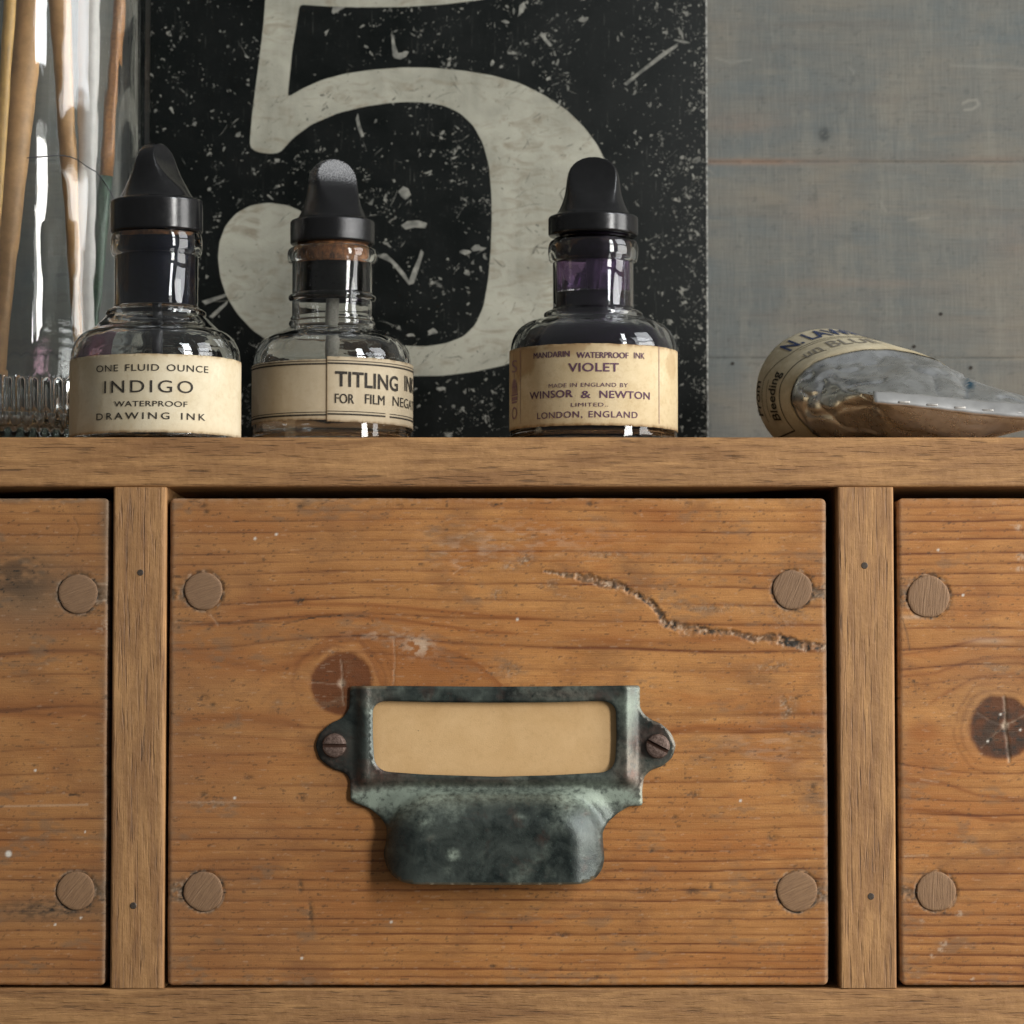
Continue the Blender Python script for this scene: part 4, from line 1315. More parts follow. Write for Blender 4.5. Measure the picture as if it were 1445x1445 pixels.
def ribbon_label(parent, name, R, a0, a1, z0, z1, mat, ztilt=0.0, seed=0, th=0.8, stains=()):
    """paper wrapped on the glass from angle a0 to a1 (0 = towards the viewer)"""
    nu = 140; nv = 26
    A, Tt = np.meshgrid(np.linspace(a0, a1, nu), np.linspace(0, 1, nv))
    z = z0 + (z1 - z0) * Tt + ztilt * (A - (a0 + a1) / 2) * R
    z += (Tt > .5) * 1.4 * (fbm(A * 14, Tt * 0 + 4, seed) - .5) + (Tt < .5) * 1.4 * (fbm(A * 14, Tt * 0 + 9, seed + 1) - .5)
    rr = R + th + .35 * fbm(A * 12, Tt * 3, seed + 2)
    V = np.stack([(rr * np.sin(A)).ravel(), (-rr * np.cos(A)).ravel(), z.ravel()], 1)
    e = np.minimum(Tt, 1 - Tt) * (z1 - z0)
    ea = np.minimum(A - a0, a1 - A) * R
    st = np.exp(-e / 6) * .55 + np.exp(-np.clip(ea, 0, None) / 9) * .5
    ed = np.exp(-e / 1.6) * .8 * (fbm(A * 22, Tt * 0, seed + 5) > .45) + np.exp(-ea / 1.5) * .5
    for (sa, stt, ra, rt, am) in stains:
        q = ((A - sa) / ra) ** 2 + ((Tt - stt) / rt) ** 2
        q = q * (0.7 + .8 * fbm(A * 12, Tt * 7, seed + 7))
        st = st + am * sstep(1.15, .75, q) * .8; ed = ed + am * .35 * np.exp(-((q - 1) / .12) ** 2)
    Vb = V.copy(); Vb[:, 0] *= (R + .1) / (R + th); Vb[:, 1] *= (R + .1) / (R + th)
    n0 = len(V)
    ringi = [i for i in range(nu)] + [j * nu + nu - 1 for j in range(1, nv)] + [(nv - 1) * nu + i for i in range(nu - 2, -1, -1)] + [j * nu for j in range(nv - 2, 0, -1)]
    m = len(ringi)
    rimv = Vb[ringi]
    F = np.concatenate([grid_faces(nu, nv), np.array([(ringi[(i + 1) % m], ringi[i], n0 + i, n0 + (i + 1) % m) for i in range(m)])])
    V = np.concatenate([V, rimv])
    age = np.stack([st.ravel(), ed.ravel(), np.zeros(nu * nv)], 1); age = np.clip(np.concatenate([age, age[ringi]]), 0, 1)
    return mesh_np(name, V, F, M[mat], parent, True, {'age': age})


class Cyl:
    """places what is seen at picture x, y on a bottle's label"""
    def __init__(s, cx, cy_, R):
        s.cx, s.cy, s.R = cx, cy_, R

    def ang(s, px, py):
        a = 0.0
        for _ in range(12):
            X = at(px, py, s.cy - s.R * math.cos(a))[0]
            q = max(-.995, min(.995, (X - s.cx) / s.R)); a = .5 * a + .5 * math.asin(q)
        return a

    def z(s, py, a=0.0):
        return at(722, py, s.cy - s.R * math.cos(a))[2]

    def fn(s, tilt=0.0, tc=0.0):
        def f(u, v, off):
            a = u / s.R
            return ((s.R + 1.15 + off) * math.sin(a), -(s.R + 1.15 + off) * math.cos(a), v + tilt * (u - tc))
        return f

    def text(s, body, px0, px1, pyc, cap, name, mat, parent, tilt=0.0, tc=0.0, **kw):
        a0, a1 = s.ang(px0, pyc), s.ang(px1, pyc)
        zc = s.z(pyc, (a0 + a1) / 2)
        return letters(body, a0 * s.R, a1 * s.R, zc - cap / 2 - tilt * ((a0 + a1) / 2 * s.R - tc), zc + cap / 2 - tilt * ((a0 + a1) / 2 * s.R - tc), s.fn(tilt, tc), name, mat, parent, **kw)

    def rule(s, a0, a1, z, w, name, mat, parent, tilt=0.0, tc=0.0, vertical=False, z1=None):
        f = s.fn(tilt, tc)
        n = max(2, int(abs(a1 - a0) * s.R / 4)) if not vertical else 2
        V = []; 
        if vertical:
            for zz in np.linspace(z, z1, 12):
                V += [f(a0 * s.R - w / 2, zz, .5), f(a0 * s.R + w / 2, zz, .5)]
            k = 12
        else:
            k = n + 1
            for i in range(k):
                u = (a0 + (a1 - a0) * i / n) * s.R
                V += [f(u, z - w / 2, .5), f(u, z + w / 2, .5)]
        F = [(2 * i, 2 * i + 2, 2 * i + 3, 2 * i + 1) for i in range(k - 1)]
        return mesh_np(name, V, F, M[mat], parent, False)


def join_prints(parent, name, objs):
    """all print of one line kind becomes one flat mesh"""
    bm = bmesh.new()
    for o in objs:
        bm.from_mesh(o.data)
    me = bpy.data.meshes.new(name); bm.to_mesh(me); bm.free()
    me.materials.append(objs[0].data.materials[0])
    for o in objs:
        m_ = o.data; bpy.data.objects.remove(o); bpy.data.meshes.remove(m_)
    return obj_from(name, me, parent)


def arcp(cr, cz, r, a0, a1, n=6):
    return [(cr + r * math.cos(math.radians(a0 + (a1 - a0) * i / n)), cz + r * math.sin(math.radians(a0 + (a1 - a0) * i / n))) for i in range(n + 1)]


def glass_body(parent, R, zsh, zring, rring, rneck, zn1, lip_z, lip_r, ztop, rin, rings=()):
    """thick-walled round bottle as one closed wall"""
    P = [(0.5, 5), (R * .75, 4), (R * .86, 1), (R * .93, 0)] + arcp(R - 9, 9, 9, -80, 0, 4) + [(R, 40), (R, 90), (R, zsh - 28)]
    sh = smooth_prof([(R, zsh - 28), (R - 1.0, zsh - 8), (R - 6, zsh + 7), (R * .87, zsh + 20), (R * .74, zsh + 29), (rring + 4, zring - 4), (rring, zring)], 5)
    P += sh[1:]
    P += [(rring + 1.2, zring + 3), (rring + .5, zring + 6.5), (rring - 3, zring + 9), (rneck + 2.5, zring + 11), (rneck, zring + 15)]
    for (rz, ra, rr_) in rings:
        P += [(rneck, rz - rr_ - 2)] + [(rneck + (ra - rneck) * max(0, math.cos(t)), rz + rr_ * math.sin(t)) for t in np.linspace(-1.57, 1.57, 9)] + [(rneck, rz + rr_ + 2)]
    P += [(rneck, lip_z - lip_r[1] - 2)]
    P += [(rneck + (lip_r[0] - rneck) * max(0, math.cos(t)) ** .7, lip_z + lip_r[1] * math.sin(t)) for t in np.linspace(-1.57, 1.57, 13)]
    P += [(rneck - 2, ztop - 1), (rneck - 6, ztop), (rin + 2, ztop), (rin, ztop - 3)]
    P += [(rin, zring + 14), (rin + 1, zring + 2), (rring - 7, zring - 9)]
    inn = smooth_prof([(rring - 7, zring - 9), (R * .72, zsh + 22), (R * .845, zsh + 13.5), (R - 10.5, zsh + 1), (R - 6, zsh - 12), (R - 5, zsh - 30)], 4)
    P += inn[1:]
    P += [(R - 5, 90), (R - 5, 30), (R - 11, 18), (R * .75, 14), (R * .4, 16), (.5, 19)]
    return lathe('glass_body', P, M['bottle_glass'], parent, 96)


def make_bottle(label, cpx, Y, R, spec):
    cx = at(cpx, 560, Y)[0]
    root = empty('ink_bottle', (cx, Y, 0.0))
    tag(root, label, 'ink bottle', 'small ink bottles on the shelf')
    return root, cx


# ---- indigo
Y1 = 135.0
R1 = 123.5
b1, bx1 = make_bottle('ink bottle labelled INDIGO with clear shoulders and black neck, beside the glass jar', 219.5, Y1, R1, None)
g = lambda py: at(222, py, Y1)[2]
glass_body(b1, R1, g(493), g(447), 72, 61, 0, g(346), (67, (g(329) - g(362)) / 2), g(331) - 1, 56)
lathe('dried_ink', [(55.2, g(434)), (55.2, g(395)), (55.2, g(340)), (50, g(338)), (50, g(434) - 2)], M['ink_navy'], b1, 96, closed=True)
sp1 = stopper(b1, 67.5, g(330), g(279) - 4, g(203), math.radians(68), tilt=math.radians(-1.5), hw=.98)
lathe('cork', [(54, -8), (54, -1), (50, 0.5), (30, .5), (30, -10)], M['cork'], sp1, 48, closed=True)
lathe('quill', [(7, -230), (8, -120), (8.5, -2)], M['dark_quill'], sp1, 16)
la1 = ribbon_label(b1, 'label', R1, -1.62, 1.62, Cyl(bx1, Y1, R1).z(610), Cyl(bx1, Y1, R1).z(499), 'label_indigo', 0, 3, stains=((-1.2, .5, .25, .8, .5),))
cy1 = Cyl(bx1, Y1, R1)
prs = []
for (t, x0, x1, yc, cap, kw) in (('ONE FLUID OUNCE', 137, 293, 518.5, 9.5, dict(spacing=1.12, wordsp=1.5, bold=.004)), ('INDIGO', 148, 272, 545, 17.5, dict(spacing=1.25, bold=.0)),
                                 ('WATERPROOF', 162, 264, 569.5, 7.8, dict(spacing=1.05, bold=.004)), ('DRAWING INK', 137, 289, 586.5, 9.6, dict(spacing=1.4, wordsp=1.3, bold=.006))):
    prs.append(cy1.text(t, x0, x1, yc, cap, 'lettering', M['ink_black'], la1, **kw))
# purple ink film inside the left shoulder
def film(parent, R, zlo, zhi, a0, a1, mat, prof):
    nu, nv = 60, 24
    A, Tt = np.meshgrid(np.linspace(a0, a1, nu), np.linspace(0, 1, nv))
    zz = zlo + (zhi - zlo) * Tt
    rr = np.interp(zz, [p[1] for p in prof], [p[0] for p in prof])
    V = np.stack([(rr * np.sin(A)).ravel(), (-rr * np.cos(A)).ravel(), zz.ravel()], 1)
    return mesh_np('ink_stain', V, grid_faces(nu, nv), M[mat], parent, True)


zs1 = g(493); zr1 = g(447)
film(b1, R1, zs1 - 34, zr1 - 14, -1.9, -0.45, 'purple_stain', [(R1 - 6, zs1 - 34), (R1 - 7.5, zs1 - 12), (R1 - 12, zs1 + 1), (R1 * .83, zs1 + 13), (R1 * .70, zs1 + 21), (62, zr1 - 10)])

# ---- titling
Y2 = 265.0
R2 = 119.0
b2, bx2 = make_bottle('clear ink bottle with a TITLING label, middle one of the three bottles', 468.5, Y2, R2, None)
g = lambda py: at(467, py, Y2)[2]
glass_body(b2, R2, g(500), g(461), 64, 60.5, 0, g(362), (68, (g(352) - g(373)) / 2), g(350), 55.5, rings=((g(421), 66, 5),))
lathe('dried_ink', [(54.8, g(424)), (54.8, g(395)), (54.8, g(374)), (50, g(372)), (50, g(425) - 2)], M['ink_dried_black'], b2, 96, closed=True)
sp2 = stopper(b2, 63.5, g(346), g(308) - 4, g(225), math.radians(32), mat='ebonite_bloom', hw=1.0)
lathe('cork', [(53.5, -12), (54, -3), (52, 0.5), (30, .5), (30, -38), (52, -38), (53.5, -30)], M['cork'], sp2, 48, closed=True)
lathe('quill', [(8, -225), (10, -120), (10.5, -2)], M['quill'], sp2, 16)
cy2 = Cyl(bx2, Y2, R2)
sm = cy2.ang(461, 550)
la2a = ribbon_label(b2, 'label', R2, -1.7, sm + .03, cy2.z(591, -.6) - 3, cy2.z(509, -.6) , 'label_titling', 0.0, 8, stains=((-1.3, .2, .25, .3, .6),))
la2a['label'] = 'plain overlapped end of the paper label'
la2b = ribbon_label(b2, 'label', R2 + 1.3, sm, 1.75, cy2.z(596), cy2.z(504), 'label_titling', -0.012, 9)
la2b['label'] = 'printed front end of the paper label'
cy2b = Cyl(bx2, Y2, R2 + 1.4)
TL = -0.012
for (t, x0, x1, yc, cap, kw) in (('TITLING', 473, 560.5, 537, 22, dict(bold=.022, spacing=1.02)), ('FOR', 472.5, 499, 562.5, 14, dict(strike=.5)), ('FILM', 514.5, 541.5, 564, 14, dict(strike=.5))):
    cy2b.text(t, x0, x1, yc, cap, 'lettering', M['ink_black'], la2b, tilt=-.03, tc=cy2b.ang((x0 + x1) / 2, 540) * R2, **kw)
# the words that run round the right-hand side of the bottle
for (t, u0, u1, yc, cap, kw) in (('INK', cy2b.ang(569.5, 540), cy2b.ang(569.5, 540) + .36, 542, 22, dict(bold=.018)), ('NEGATIVES', cy2b.ang(553, 565), cy2b.ang(553, 565) + .95, 567, 14, dict(bold=.003))):
    zc = cy2b.z(yc, u0 + .15)
    letters(t, u0 * cy2b.R, u1 * cy2b.R, zc - cap / 2, zc + cap / 2, cy2b.fn(-.03, u0 * cy2b.R), 'lettering', M['ink_black'], la2b, **kw)
rl = []
zt = cy2.z(511, -.6); zb = cy2.z(587, -.6)
rl.append(cy2.rule(-1.68, sm, zt - 0.5, 1.1, 'ruled_line', 'ink_black', la2a)); rl.append(cy2.rule(-1.68, sm, zt - 4.6, 2.4, 'ruled_line', 'ink_black', la2a))
rl.append(cy2.rule(-1.68, sm, zb + 3.8, 1.1, 'ruled_line', 'ink_black', la2a)); rl.append(cy2.rule(-1.68, sm, zb - .2, 2.4, 'ruled_line', 'ink_black', la2a))
rr_ = []
zt = cy2.z(508.5); zb = cy2.z(583)
rr_.append(cy2b.rule(sm + .01, 1.72, zt, 1.1, 'ruled_line', 'ink_black', la2b, TL)); rr_.append(cy2b.rule(sm + .01, 1.72, zt - 4.2, 2.4, 'ruled_line', 'ink_black', la2b, TL))
ag = cy2b.ang(543, 585); ag2 = cy2b.ang(549, 585)
rr_.append(cy2b.rule(sm + .01, ag, zb + 3, 1.1, 'ruled_line', 'ink_black', la2b, TL)); rr_.append(cy2b.rule(sm + .01, ag, zb - 1.2, 2.4, 'ruled_line', 'ink_black', la2b, TL))
rr_.append(cy2b.rule(ag2, 1.72, zb + 3, 1.1, 'ruled_line', 'ink_black', la2b, TL)); rr_.append(cy2b.rule(ag2, 1.72, zb - 1.2, 2.4, 'ruled_line', 'ink_black', la2b, TL))

# ---- violet
Y3 = 225.0
R3 = 124.0
b3, bx3 = make_bottle('ink bottle labelled VIOLET, full of dark violet ink, rightmost of the three bottles', 837.5, Y3, R3, None)
g = lambda py: at(836, py, Y3)[2]
glass_body(b3, R3, g(481), g(449), 73, 60.5, 0, g(356), (67.5, (g(341) - g(372)) / 2), g(337), 55)
zs3 = g(481); zr3 = g(449)
ink = [(0.5, 19.6), (R3 * .4, 16.6), (R3 * .74, 15), (R3 - 13, 19), (R3 - 6.5, 31), (R3 - 6.5, zs3 - 31), (R3 - 7.5, zs3 - 13), (R3 - 12.5, zs3 - .5), (R3 * .82, zs3 + 11.5), (R3 * .70, zs3 + 19.5), (63, zr3 - 11), (54, zr3 + 2), (53.5, zr3 + 14), (53.5, g(416)), (0.5, g(416))]
lathe('ink', ink, M['ink_violet_liquid'], b3, 96)
film(b3, R3, g(414), g(342), -1.5, 1.5, 'violet_stain', [(54, -500), (54, 900)])
lathe('dried_ink', [(54.2, g(371)), (54.2, g(342)), (50, g(341)), (50, g(371) - 1)], M['ink_violet_liquid'], b3, 96, closed=True)
sp3 = stopper(b3, 67.0, g(334), g(302) - 4, g(222), math.radians(-4), hw=1.0)
lathe('cork', [(50, -8), (51, -2), (48, 0.5), (30, .5), (30, -32), (34, -33), (36, -9)], M['ink_violet_liquid'], sp3, 48, closed=True)
lathe('quill', [(7, -100), (10, -60), (10.5, -2)], M['dark_quill'], sp3, 16)
cy3 = Cyl(bx3, Y3, R3)
la3 = ribbon_label(b3, 'label', R3, -1.75, 1.75, cy3.z(600), cy3.z(484.5), 'label_violet', -.004, 13,
                   stains=((-1.0, .95, .28, .35, 1.0), (-.35, 1.0, .30, .14, .8), (1.15, .8, .16, .18, .6), (-1.3, .8, .25, .5, .7)))
for (t, x0, x1, yc, cap, kw) in (('MANDARIN', 754, 804, 500.5, 8.6, dict(strike=.6)), ('WATERPROOF', 814, 886, 501, 8.6, dict(strike=.6)), ('INK', 894, 909, 502, 8.6, dict(bold=.010)),
                                 ('VIOLET', 802.5, 873, 518, 12.5, dict(bold=.016, spacing=1.05)), ('MADE IN ENGLAND BY', 775, 885.5, 543, 5.8, dict(bold=.0, wordsp=1.2, spacing=1.08)),
                                 ('WINSOR', 748.5, 809, 556.5, 10.6, dict(bold=.014, spacing=1.05)), ('&', 820, 834, 556.5, 10.4, dict(bold=.010)), ('NEWTON', 846, 916, 557, 10.6, dict(bold=.014, spacing=1.05)),
                                 ('LIMITED..', 806.5, 858, 571, 5.4, dict(bold=.0, spacing=1.1)), ('LONDON, ENGLAND', 759, 899, 584.5, 9.2, dict(bold=.016, wordsp=1.4, spacing=1.12))):
    if 'LONDON' in t: kw['bold'] = .008
    cy3.text(t, x0, x1, yc, cap, 'lettering', M['ink_violet'], la3, **kw)
# left panel: tall letters and a lantern emblem close to the edge
aE = cy3.ang(727, 540)
for (t, yc, cap, w_) in (('S', 517, 18, .17), ('O', 583, 18, .17)):
    zc = cy3.z(yc, aE)
    letters(t, (aE - w_ / 2) * R3, (aE + w_ / 2) * R3, zc - cap / 2, zc + cap / 2, cy3.fn(), 'lettering', M['ink_violet_faint'], la3, step=3)


def emblem():
    bm = bmesh.new()
    f = cy3.fn()
    def poly(pts):
        vs = [bm.verts.new(Vector(f(aE * R3 + a, cy3.z(550, aE) + b, .5)) * K) for a, b in pts]
        if len(vs) > 2: bm.faces.new(vs)
    # finial, dome of upright bars, band, foot
    poly([(-.8, 17), (.8, 17), (.8, 24), (-.8, 24)])
    for k in range(-5, 6):
        hh = 16 * math.sqrt(max(0, 1 - (k / 6.2) ** 2))
        poly([(k * 2.1 - .7, -6), (k * 2.1 + .7, -6), (k * 2.1 * .8 + .7, hh), (k * 2.1 * .8 - .7, hh)])
    poly([(-13, -9), (13, -9), (13, -6.4), (-13, -6.4)])
    poly([(-11, 3), (11, 3), (11, 5), (-11, 5)])
    for r_ in ((-12, -16, -10.5), (-10, -20, -17.2)):
        poly([(r_[0], r_[1]), (-r_[0], r_[1]), (-r_[0], r_[2]), (r_[0], r_[2])])
    me = bpy.data.meshes.new('emblem'); bm.to_mesh(me); bm.free()
    obj_from('emblem', me, la3, None, M['ink_violet_faint'])


emblem()
for px_ in (735.5, 929):
    a = cy3.ang(px_, 540)
    cy3.rule(a, a, cy3.z(598, a), 1.0, 'ruled_line', 'ink_violet_faint', la3, vertical=True, z1=cy3.z(488, a))

# ------------------------------------------------------------------ sign with the figure 5
SGY = 672.0
sx0 = at(210, 300, SGY)[0]; sx1 = at(997.5, 300, SGY)[0]
sgz1 = at(500, -330, SGY)[2]
sign = empty('number_sign', ((sx0 + sx1) / 2, SGY, 0))
tag(sign, 'scratched black enamel sign with a big off-white number 5, leaning behind the bottles', 'sign')
scx = (sx0 + sx1) / 2
o = bm_obj('enamel_plate', box_bm(sx0 - scx, sx1 - scx, 0, 10, 0.5, sgz1, 1.6, 2), M['sign'], sign, True)
o2 = bm_obj('rubbed_edge', box_bm(sx1 - scx - 1.5, sx1 - scx + 1.2, -0.9, 10.4, 0.6, sgz1 - .3, .5, 1), M['edge'], sign, False)
Z6 = lambda p: (220 + .5467 * p[0], .5467 * p[1])
five_out = [(285, -40), (278, 60), (270, 130), (258, 220), (248, 300), (243, 360), (243, 382), (256, 391), (290, 397), (316, 396), (330, 384), (352, 358), (400, 322), (470, 292), (540, 275), (600, 266), (650, 263), (700, 265), (745, 273),
            (785, 292), (820, 325), (845, 372), (860, 430), (866, 500), (867, 570), (864, 650), (858, 720), (846, 790), (825, 838), (795, 868), (750, 886), (700, 894), (650, 893), (590, 884), (530, 855), (485, 810), (455, 750), (445, 690), (440, 640), (430, 600), (408, 565),
            (375, 545), (340, 530), (290, 523), (245, 530), (208, 550), (180, 582), (164, 625), (160, 665), (166, 715), (182, 765), (210, 810), (250, 853), (310, 893), (380, 925), (460, 950), (560, 967), (660, 971), (740, 970), (820, 960),
            (900, 943), (985, 908), (1060, 855), (1120, 790), (1165, 710), (1185, 630), (1190, 560), (1182, 480), (1162, 420), (1140, 375), (1105, 328), (1060, 284), (1005, 247), (940, 215), (870, 195), (790, 182), (710, 175), (640, 174), (560, 180), (490, 190), (430, 206), (380, 228), (340, 251),
            (345, 200), (352, 130), (362, 70), (371, 12), (450, 17), (550, 19), (640, 18), (740, 12), (830, 1), (900, -12), (960, -30), (985, -60), (985, -150), (900, -165), (700, -172), (450, -175), (300, -178), (292, -100)]
five_px = dense([Z6(p) for p in five_out], 5.0, True, 1)
FV = []
for (a, b) in five_px:
    x, _, z = at(a, b, SGY); FV.append((x - scx, z))


def flat_poly(name, pts, y, mat, parent, thick=0.0, gridstep=None):
    P = [Vector(p) for p in pts]; n = len(P)
    ed = [(i, (i + 1) % n) for i in range(n)]
    vco, ved, vf, *_ = delaunay_2d_cdt(P, ed, [], 0, 1e-5)
    A = np.array([(v.x, v.y) for v in vco]); F = np.array([tuple(f) for f in vf])
    c = A[F].mean(1); F = F[inside(c[:, 0], c[:, 1], pts)]
    V = np.stack([A[:, 0], np.full(len(A), y), A[:, 1]], 1)
    return mesh_np(name, V, F, mat, parent, False)


flat_poly('numeral', FV, -0.5, M['numeral'], sign)
# chips and scratches in the enamel
rnd = random.Random(11)


def chips(n, test, mat, name, y, density, big=1.0, streak=.035):
    V = []; F = []; cnt = 0; tries = 0
    while cnt < n and tries < n * 40:
        tries += 1
        px = rnd.uniform(208, 1000); py = rnd.uniform(-30, 625)
        if rnd.random() > density(px, py): continue
        if not test(px, py): continue
        cnt += 1
        X, _, Zc = at(px, py, SGY); X -= scx
        r = min(8.0, rnd.lognormvariate(-.35, .70)) * 1.1 * big
        a0 = rnd.uniform(0, math.pi); asp = rnd.uniform(1, 3.0)
        if rnd.random() < streak:
            L = min(60, rnd.lognormvariate(2.3, .6)); w = rnd.uniform(.2, .8)
            a0 = rnd.choice([rnd.uniform(.5, 1.0), rnd.uniform(.5, 1.0), rnd.uniform(-.3, 3.2)])
            k = max(3, int(L / 5)); st = len(V); cur = rnd.uniform(-.02, .02)
            x, z = X, Zc; 
            for i in range(k + 1):
                ww = w * rnd.uniform(.3, 1.2) * (1 - abs(2 * i / k - 1) ** 3 * .8)
                V.append((x - ww * math.sin(a0), y, z + ww * math.cos(a0))); V.append((x + ww * math.sin(a0), y, z - ww * math.cos(a0)))
                x += math.cos(a0) * L / k; z += math.sin(a0) * L / k; a0 += cur + rnd.uniform(-.2, .2)
            for i in range(k): F.append((st + 2 * i, st + 2 * i + 1, st + 2 * i + 3, st + 2 * i + 2))
        else:
            k = rnd.randint(7, 11); st = len(V)
            for i in range(k):
                t = 2 * math.pi * i / k; q = r * rnd.uniform(.3, 1.35)
                u, v = q * asp ** .5 * math.cos(t), q / asp ** .5 * math.sin(t)
                V.append((X + u * math.cos(a0) - v * math.sin(a0), y, Zc + u * math.sin(a0) + v * math.cos(a0)))
            F.append(tuple(range(st, st + k)))
    V = np.array(V)
    xlo, xhi = sx0 - scx + .5, sx1 - scx - .5
    V[:, 0] = np.clip(V[:, 0], xlo, xhi)
    o = mesh_np(name, V, F, mat, sign, False)
    o['kind'] = 'stuff'
    return o


f_np = five_px
_gx, _gy = np.meshgrid(np.arange(200, 1004), np.arange(-40, 640))
_in5 = inside(_gx, _gy, f_np)


def in5(px, py): return bool(_in5[int(py) + 40, int(px) - 200])


def dens_black(px, py):
    d = float(fbm(np.array(px / 60), np.array(py / 60), 3)); d2 = float(fbm(np.array(px / 14), np.array(py / 14), 6))
    v = max(0, (d - .28) * 1.6) * max(0.02, (d2 - .42) * 6)
    v *= 1 + 1.6 * math.exp(-(((px - 800) / 160) ** 2)) * (py > 180) * .4
    v += 1.0 * math.exp(-(998 - px) / 5) + .45 * math.exp(-(998 - px) / 40) * d2 * 1.6 + .5 * math.exp(-(px - 209) / 3)
    if px < 520 and py < 200: v *= .55
    if 560 < px < 700 and 130 < py < 600: v *= .8
    return min(1, v)


chips(6500, lambda a, b: not in5(a, b), M['chip'], 'paint_chips', -0.28, dens_black)


def dens_white(px, py): return .15 + max(0, float(fbm(np.array(px / 25), np.array(py / 25), 9)) - .45) * 2


chips(1500, in5, M['scratch'], 'dark_scratches', -0.8, dens_white, .42, .16)
# a few large flakes seen in the photograph
BF = [[(552, 46), (556, 52), (558, 64), (562, 75), (568, 74), (571, 72), (577, 73), (573, 80), (565, 84), (557, 82), (554, 78)],
      [(470, 8), (500, 2), (532, -2), (530, 6), (505, 11), (488, 10), (470, 20), (468, 17)],
      [(566, 318), (575, 312), (590, 311), (603, 315), (600, 322), (585, 321), (572, 324)],
      [(562, 270), (569, 263), (576, 266), (580, 275), (572, 282), (566, 277)],
      [(528, 360), (545, 358), (560, 372), (573, 388), (577, 396), (583, 380), (590, 365), (594, 352), (598, 356), (592, 376), (584, 400), (577, 402), (566, 388), (552, 371), (538, 364)],
      [(505, 160), (509, 178), (514, 192), (510, 194), (505, 182), (502, 168)],
      [(880, 118), (905, 98), (935, 74), (955, 62), (957, 65), (930, 85), (903, 105), (884, 121)],
      [(764, 45), (772, 55), (780, 64), (776, 66), (768, 58), (762, 49)],
      [(285, 425), (300, 420), (320, 414), (318, 419), (303, 425), (290, 430)], [(295, 447), (308, 435), (322, 424), (320, 430), (310, 440), (300, 449)]]
for i in range(26):
    a = rnd.uniform(560, 970); b = rnd.uniform(250, 600)
    if in5(a, b): continue
    s_ = rnd.uniform(2.5, 6.5)
    BF.append([(a + s_ * rnd.uniform(.5, 1.5) * 1.4 * math.cos(t), b + s_ * rnd.uniform(.3, 1.0) * math.sin(t)) for t in np.linspace(0, 5.6, 9)])
V = []; F = []
for pl in BF:
    st = len(V)
    for (a, b) in pl:
        x, _, z = at(a, b, SGY); V.append((x - scx, -.34, z))
    F.append(tuple(range(st, st + len(pl))))
o = mesh_np('large_flakes', V, F, M['chip'], sign, False); o['kind'] = 'stuff'

# ------------------------------------------------------------------ glass jar and brushes
JY = 405.0
jx = at(-28, 300, JY)[0]
JR = 252.0
jar = empty('glass_jar', (jx, JY, 0))
tag(jar, 'tall clear glass jar with a fluted foot, full of paintbrushes', 'jar')
zf0 = 22; zf1 = at(50, 527, JY - 240)[2]
JH = 1050.0


def jmod(th, r, z):
    if r < JR - 14: return np.full(len(th), float(r))
    d = 0.0
    t = sstep(zf0, zf0 + 8, np.array(float(z))) * sstep(zf1, zf1 - 9, np.array(float(z)))
    fl = np.abs(np.cos(th * NF / 2)) ** .6
    return r - 12 * float(t) * (1 - fl) + 2.5 * float(t) * fl


NF = 84
P = [(0.5, 4), (JR * .8, 3), (JR * .93, 0), (JR - 4, 2), (JR, 8), (JR, zf0)] + [(JR, zf0 + i) for i in (2, 4, 6, 8)] + [(JR, z) for z in np.linspace(zf0 + 14, zf1 - 12, 5)] + [(JR, zf1 - i) for i in (9, 7, 5, 3, 1)]
P += [(JR, zf1 + 6), (JR, 300), (JR, 600), (JR, 900), (JR + 2, JH - 20), (JR + 3, JH - 6), (JR, JH), (JR - 5, JH), (JR - 8, JH - 6), (JR - 9, 900), (JR - 9, 600), (JR - 9, 300), (JR - 10, zf1), (JR - 12, zf0 + 40), (JR - 18, 34), (JR - 40, 26), (JR * .5, 24), (.5, 26)]
P = [(r if i < 22 or r > 0 else r, z) for i, (r, z) in enumerate(P)]


def lathe_jar():
    n = NF * 8
    th = np.arange(n) * 2 * math.pi / n
    V = []
    for i, (r, z) in enumerate(P):
        outer = i < 22
        rr = jmod(th, r, z) if outer else np.full(n, float(r))
        V.append(np.stack([rr * np.sin(th), -rr * np.cos(th), np.full(n, z)], 1))
    V = np.concatenate(V)
    return mesh_np('glass_wall', V, np.concatenate([grid_faces(n, len(P), True)[:, ::-1][:, ::-1]]), M['jar_glass'], jar, True)


lathe_jar()


def tube_path(name, pts, r, mat, parent, n=8):
    V = []; F = []
    for i, p in enumerate(pts):
        p = Vector(p); t = (Vector(pts[min(i + 1, len(pts) - 1)]) - Vector(pts[max(i - 1, 0)])).normalized()
        a = t.orthogonal().normalized(); b = t.cross(a)
        for j in range(n):
            q = 2 * math.pi * j / n
            V.append(p + (a * math.cos(q) + b * math.sin(q)) * (r if not callable(r) else r(i / (len(pts) - 1))))
    for i in range(len(pts) - 1):
        for j in range(n):
            k = (j + 1) % n
            F.append((i * n + j, i * n + k, (i + 1) * n + k, (i + 1) * n + j))
    return mesh_np(name, V, F, mat, parent, True)


# hairline crack that runs round the jar wall
cyj = Cyl(jx, JY, JR)
ck = []
for (a, b) in ((38, 223), (60, 221), (80, 219), (98, 221), (110, 226), (122, 235), (136, 243), (146, 256), (155, 270), (163, 287)):
    an = cyj.ang(a, b); ck.append(((JR + .6) * math.sin(an), -(JR + .6) * math.cos(an), cyj.z(b, an)))
tube_path('hairline_crack', ck, 0.9, M['dark_quill'], jar, 5)


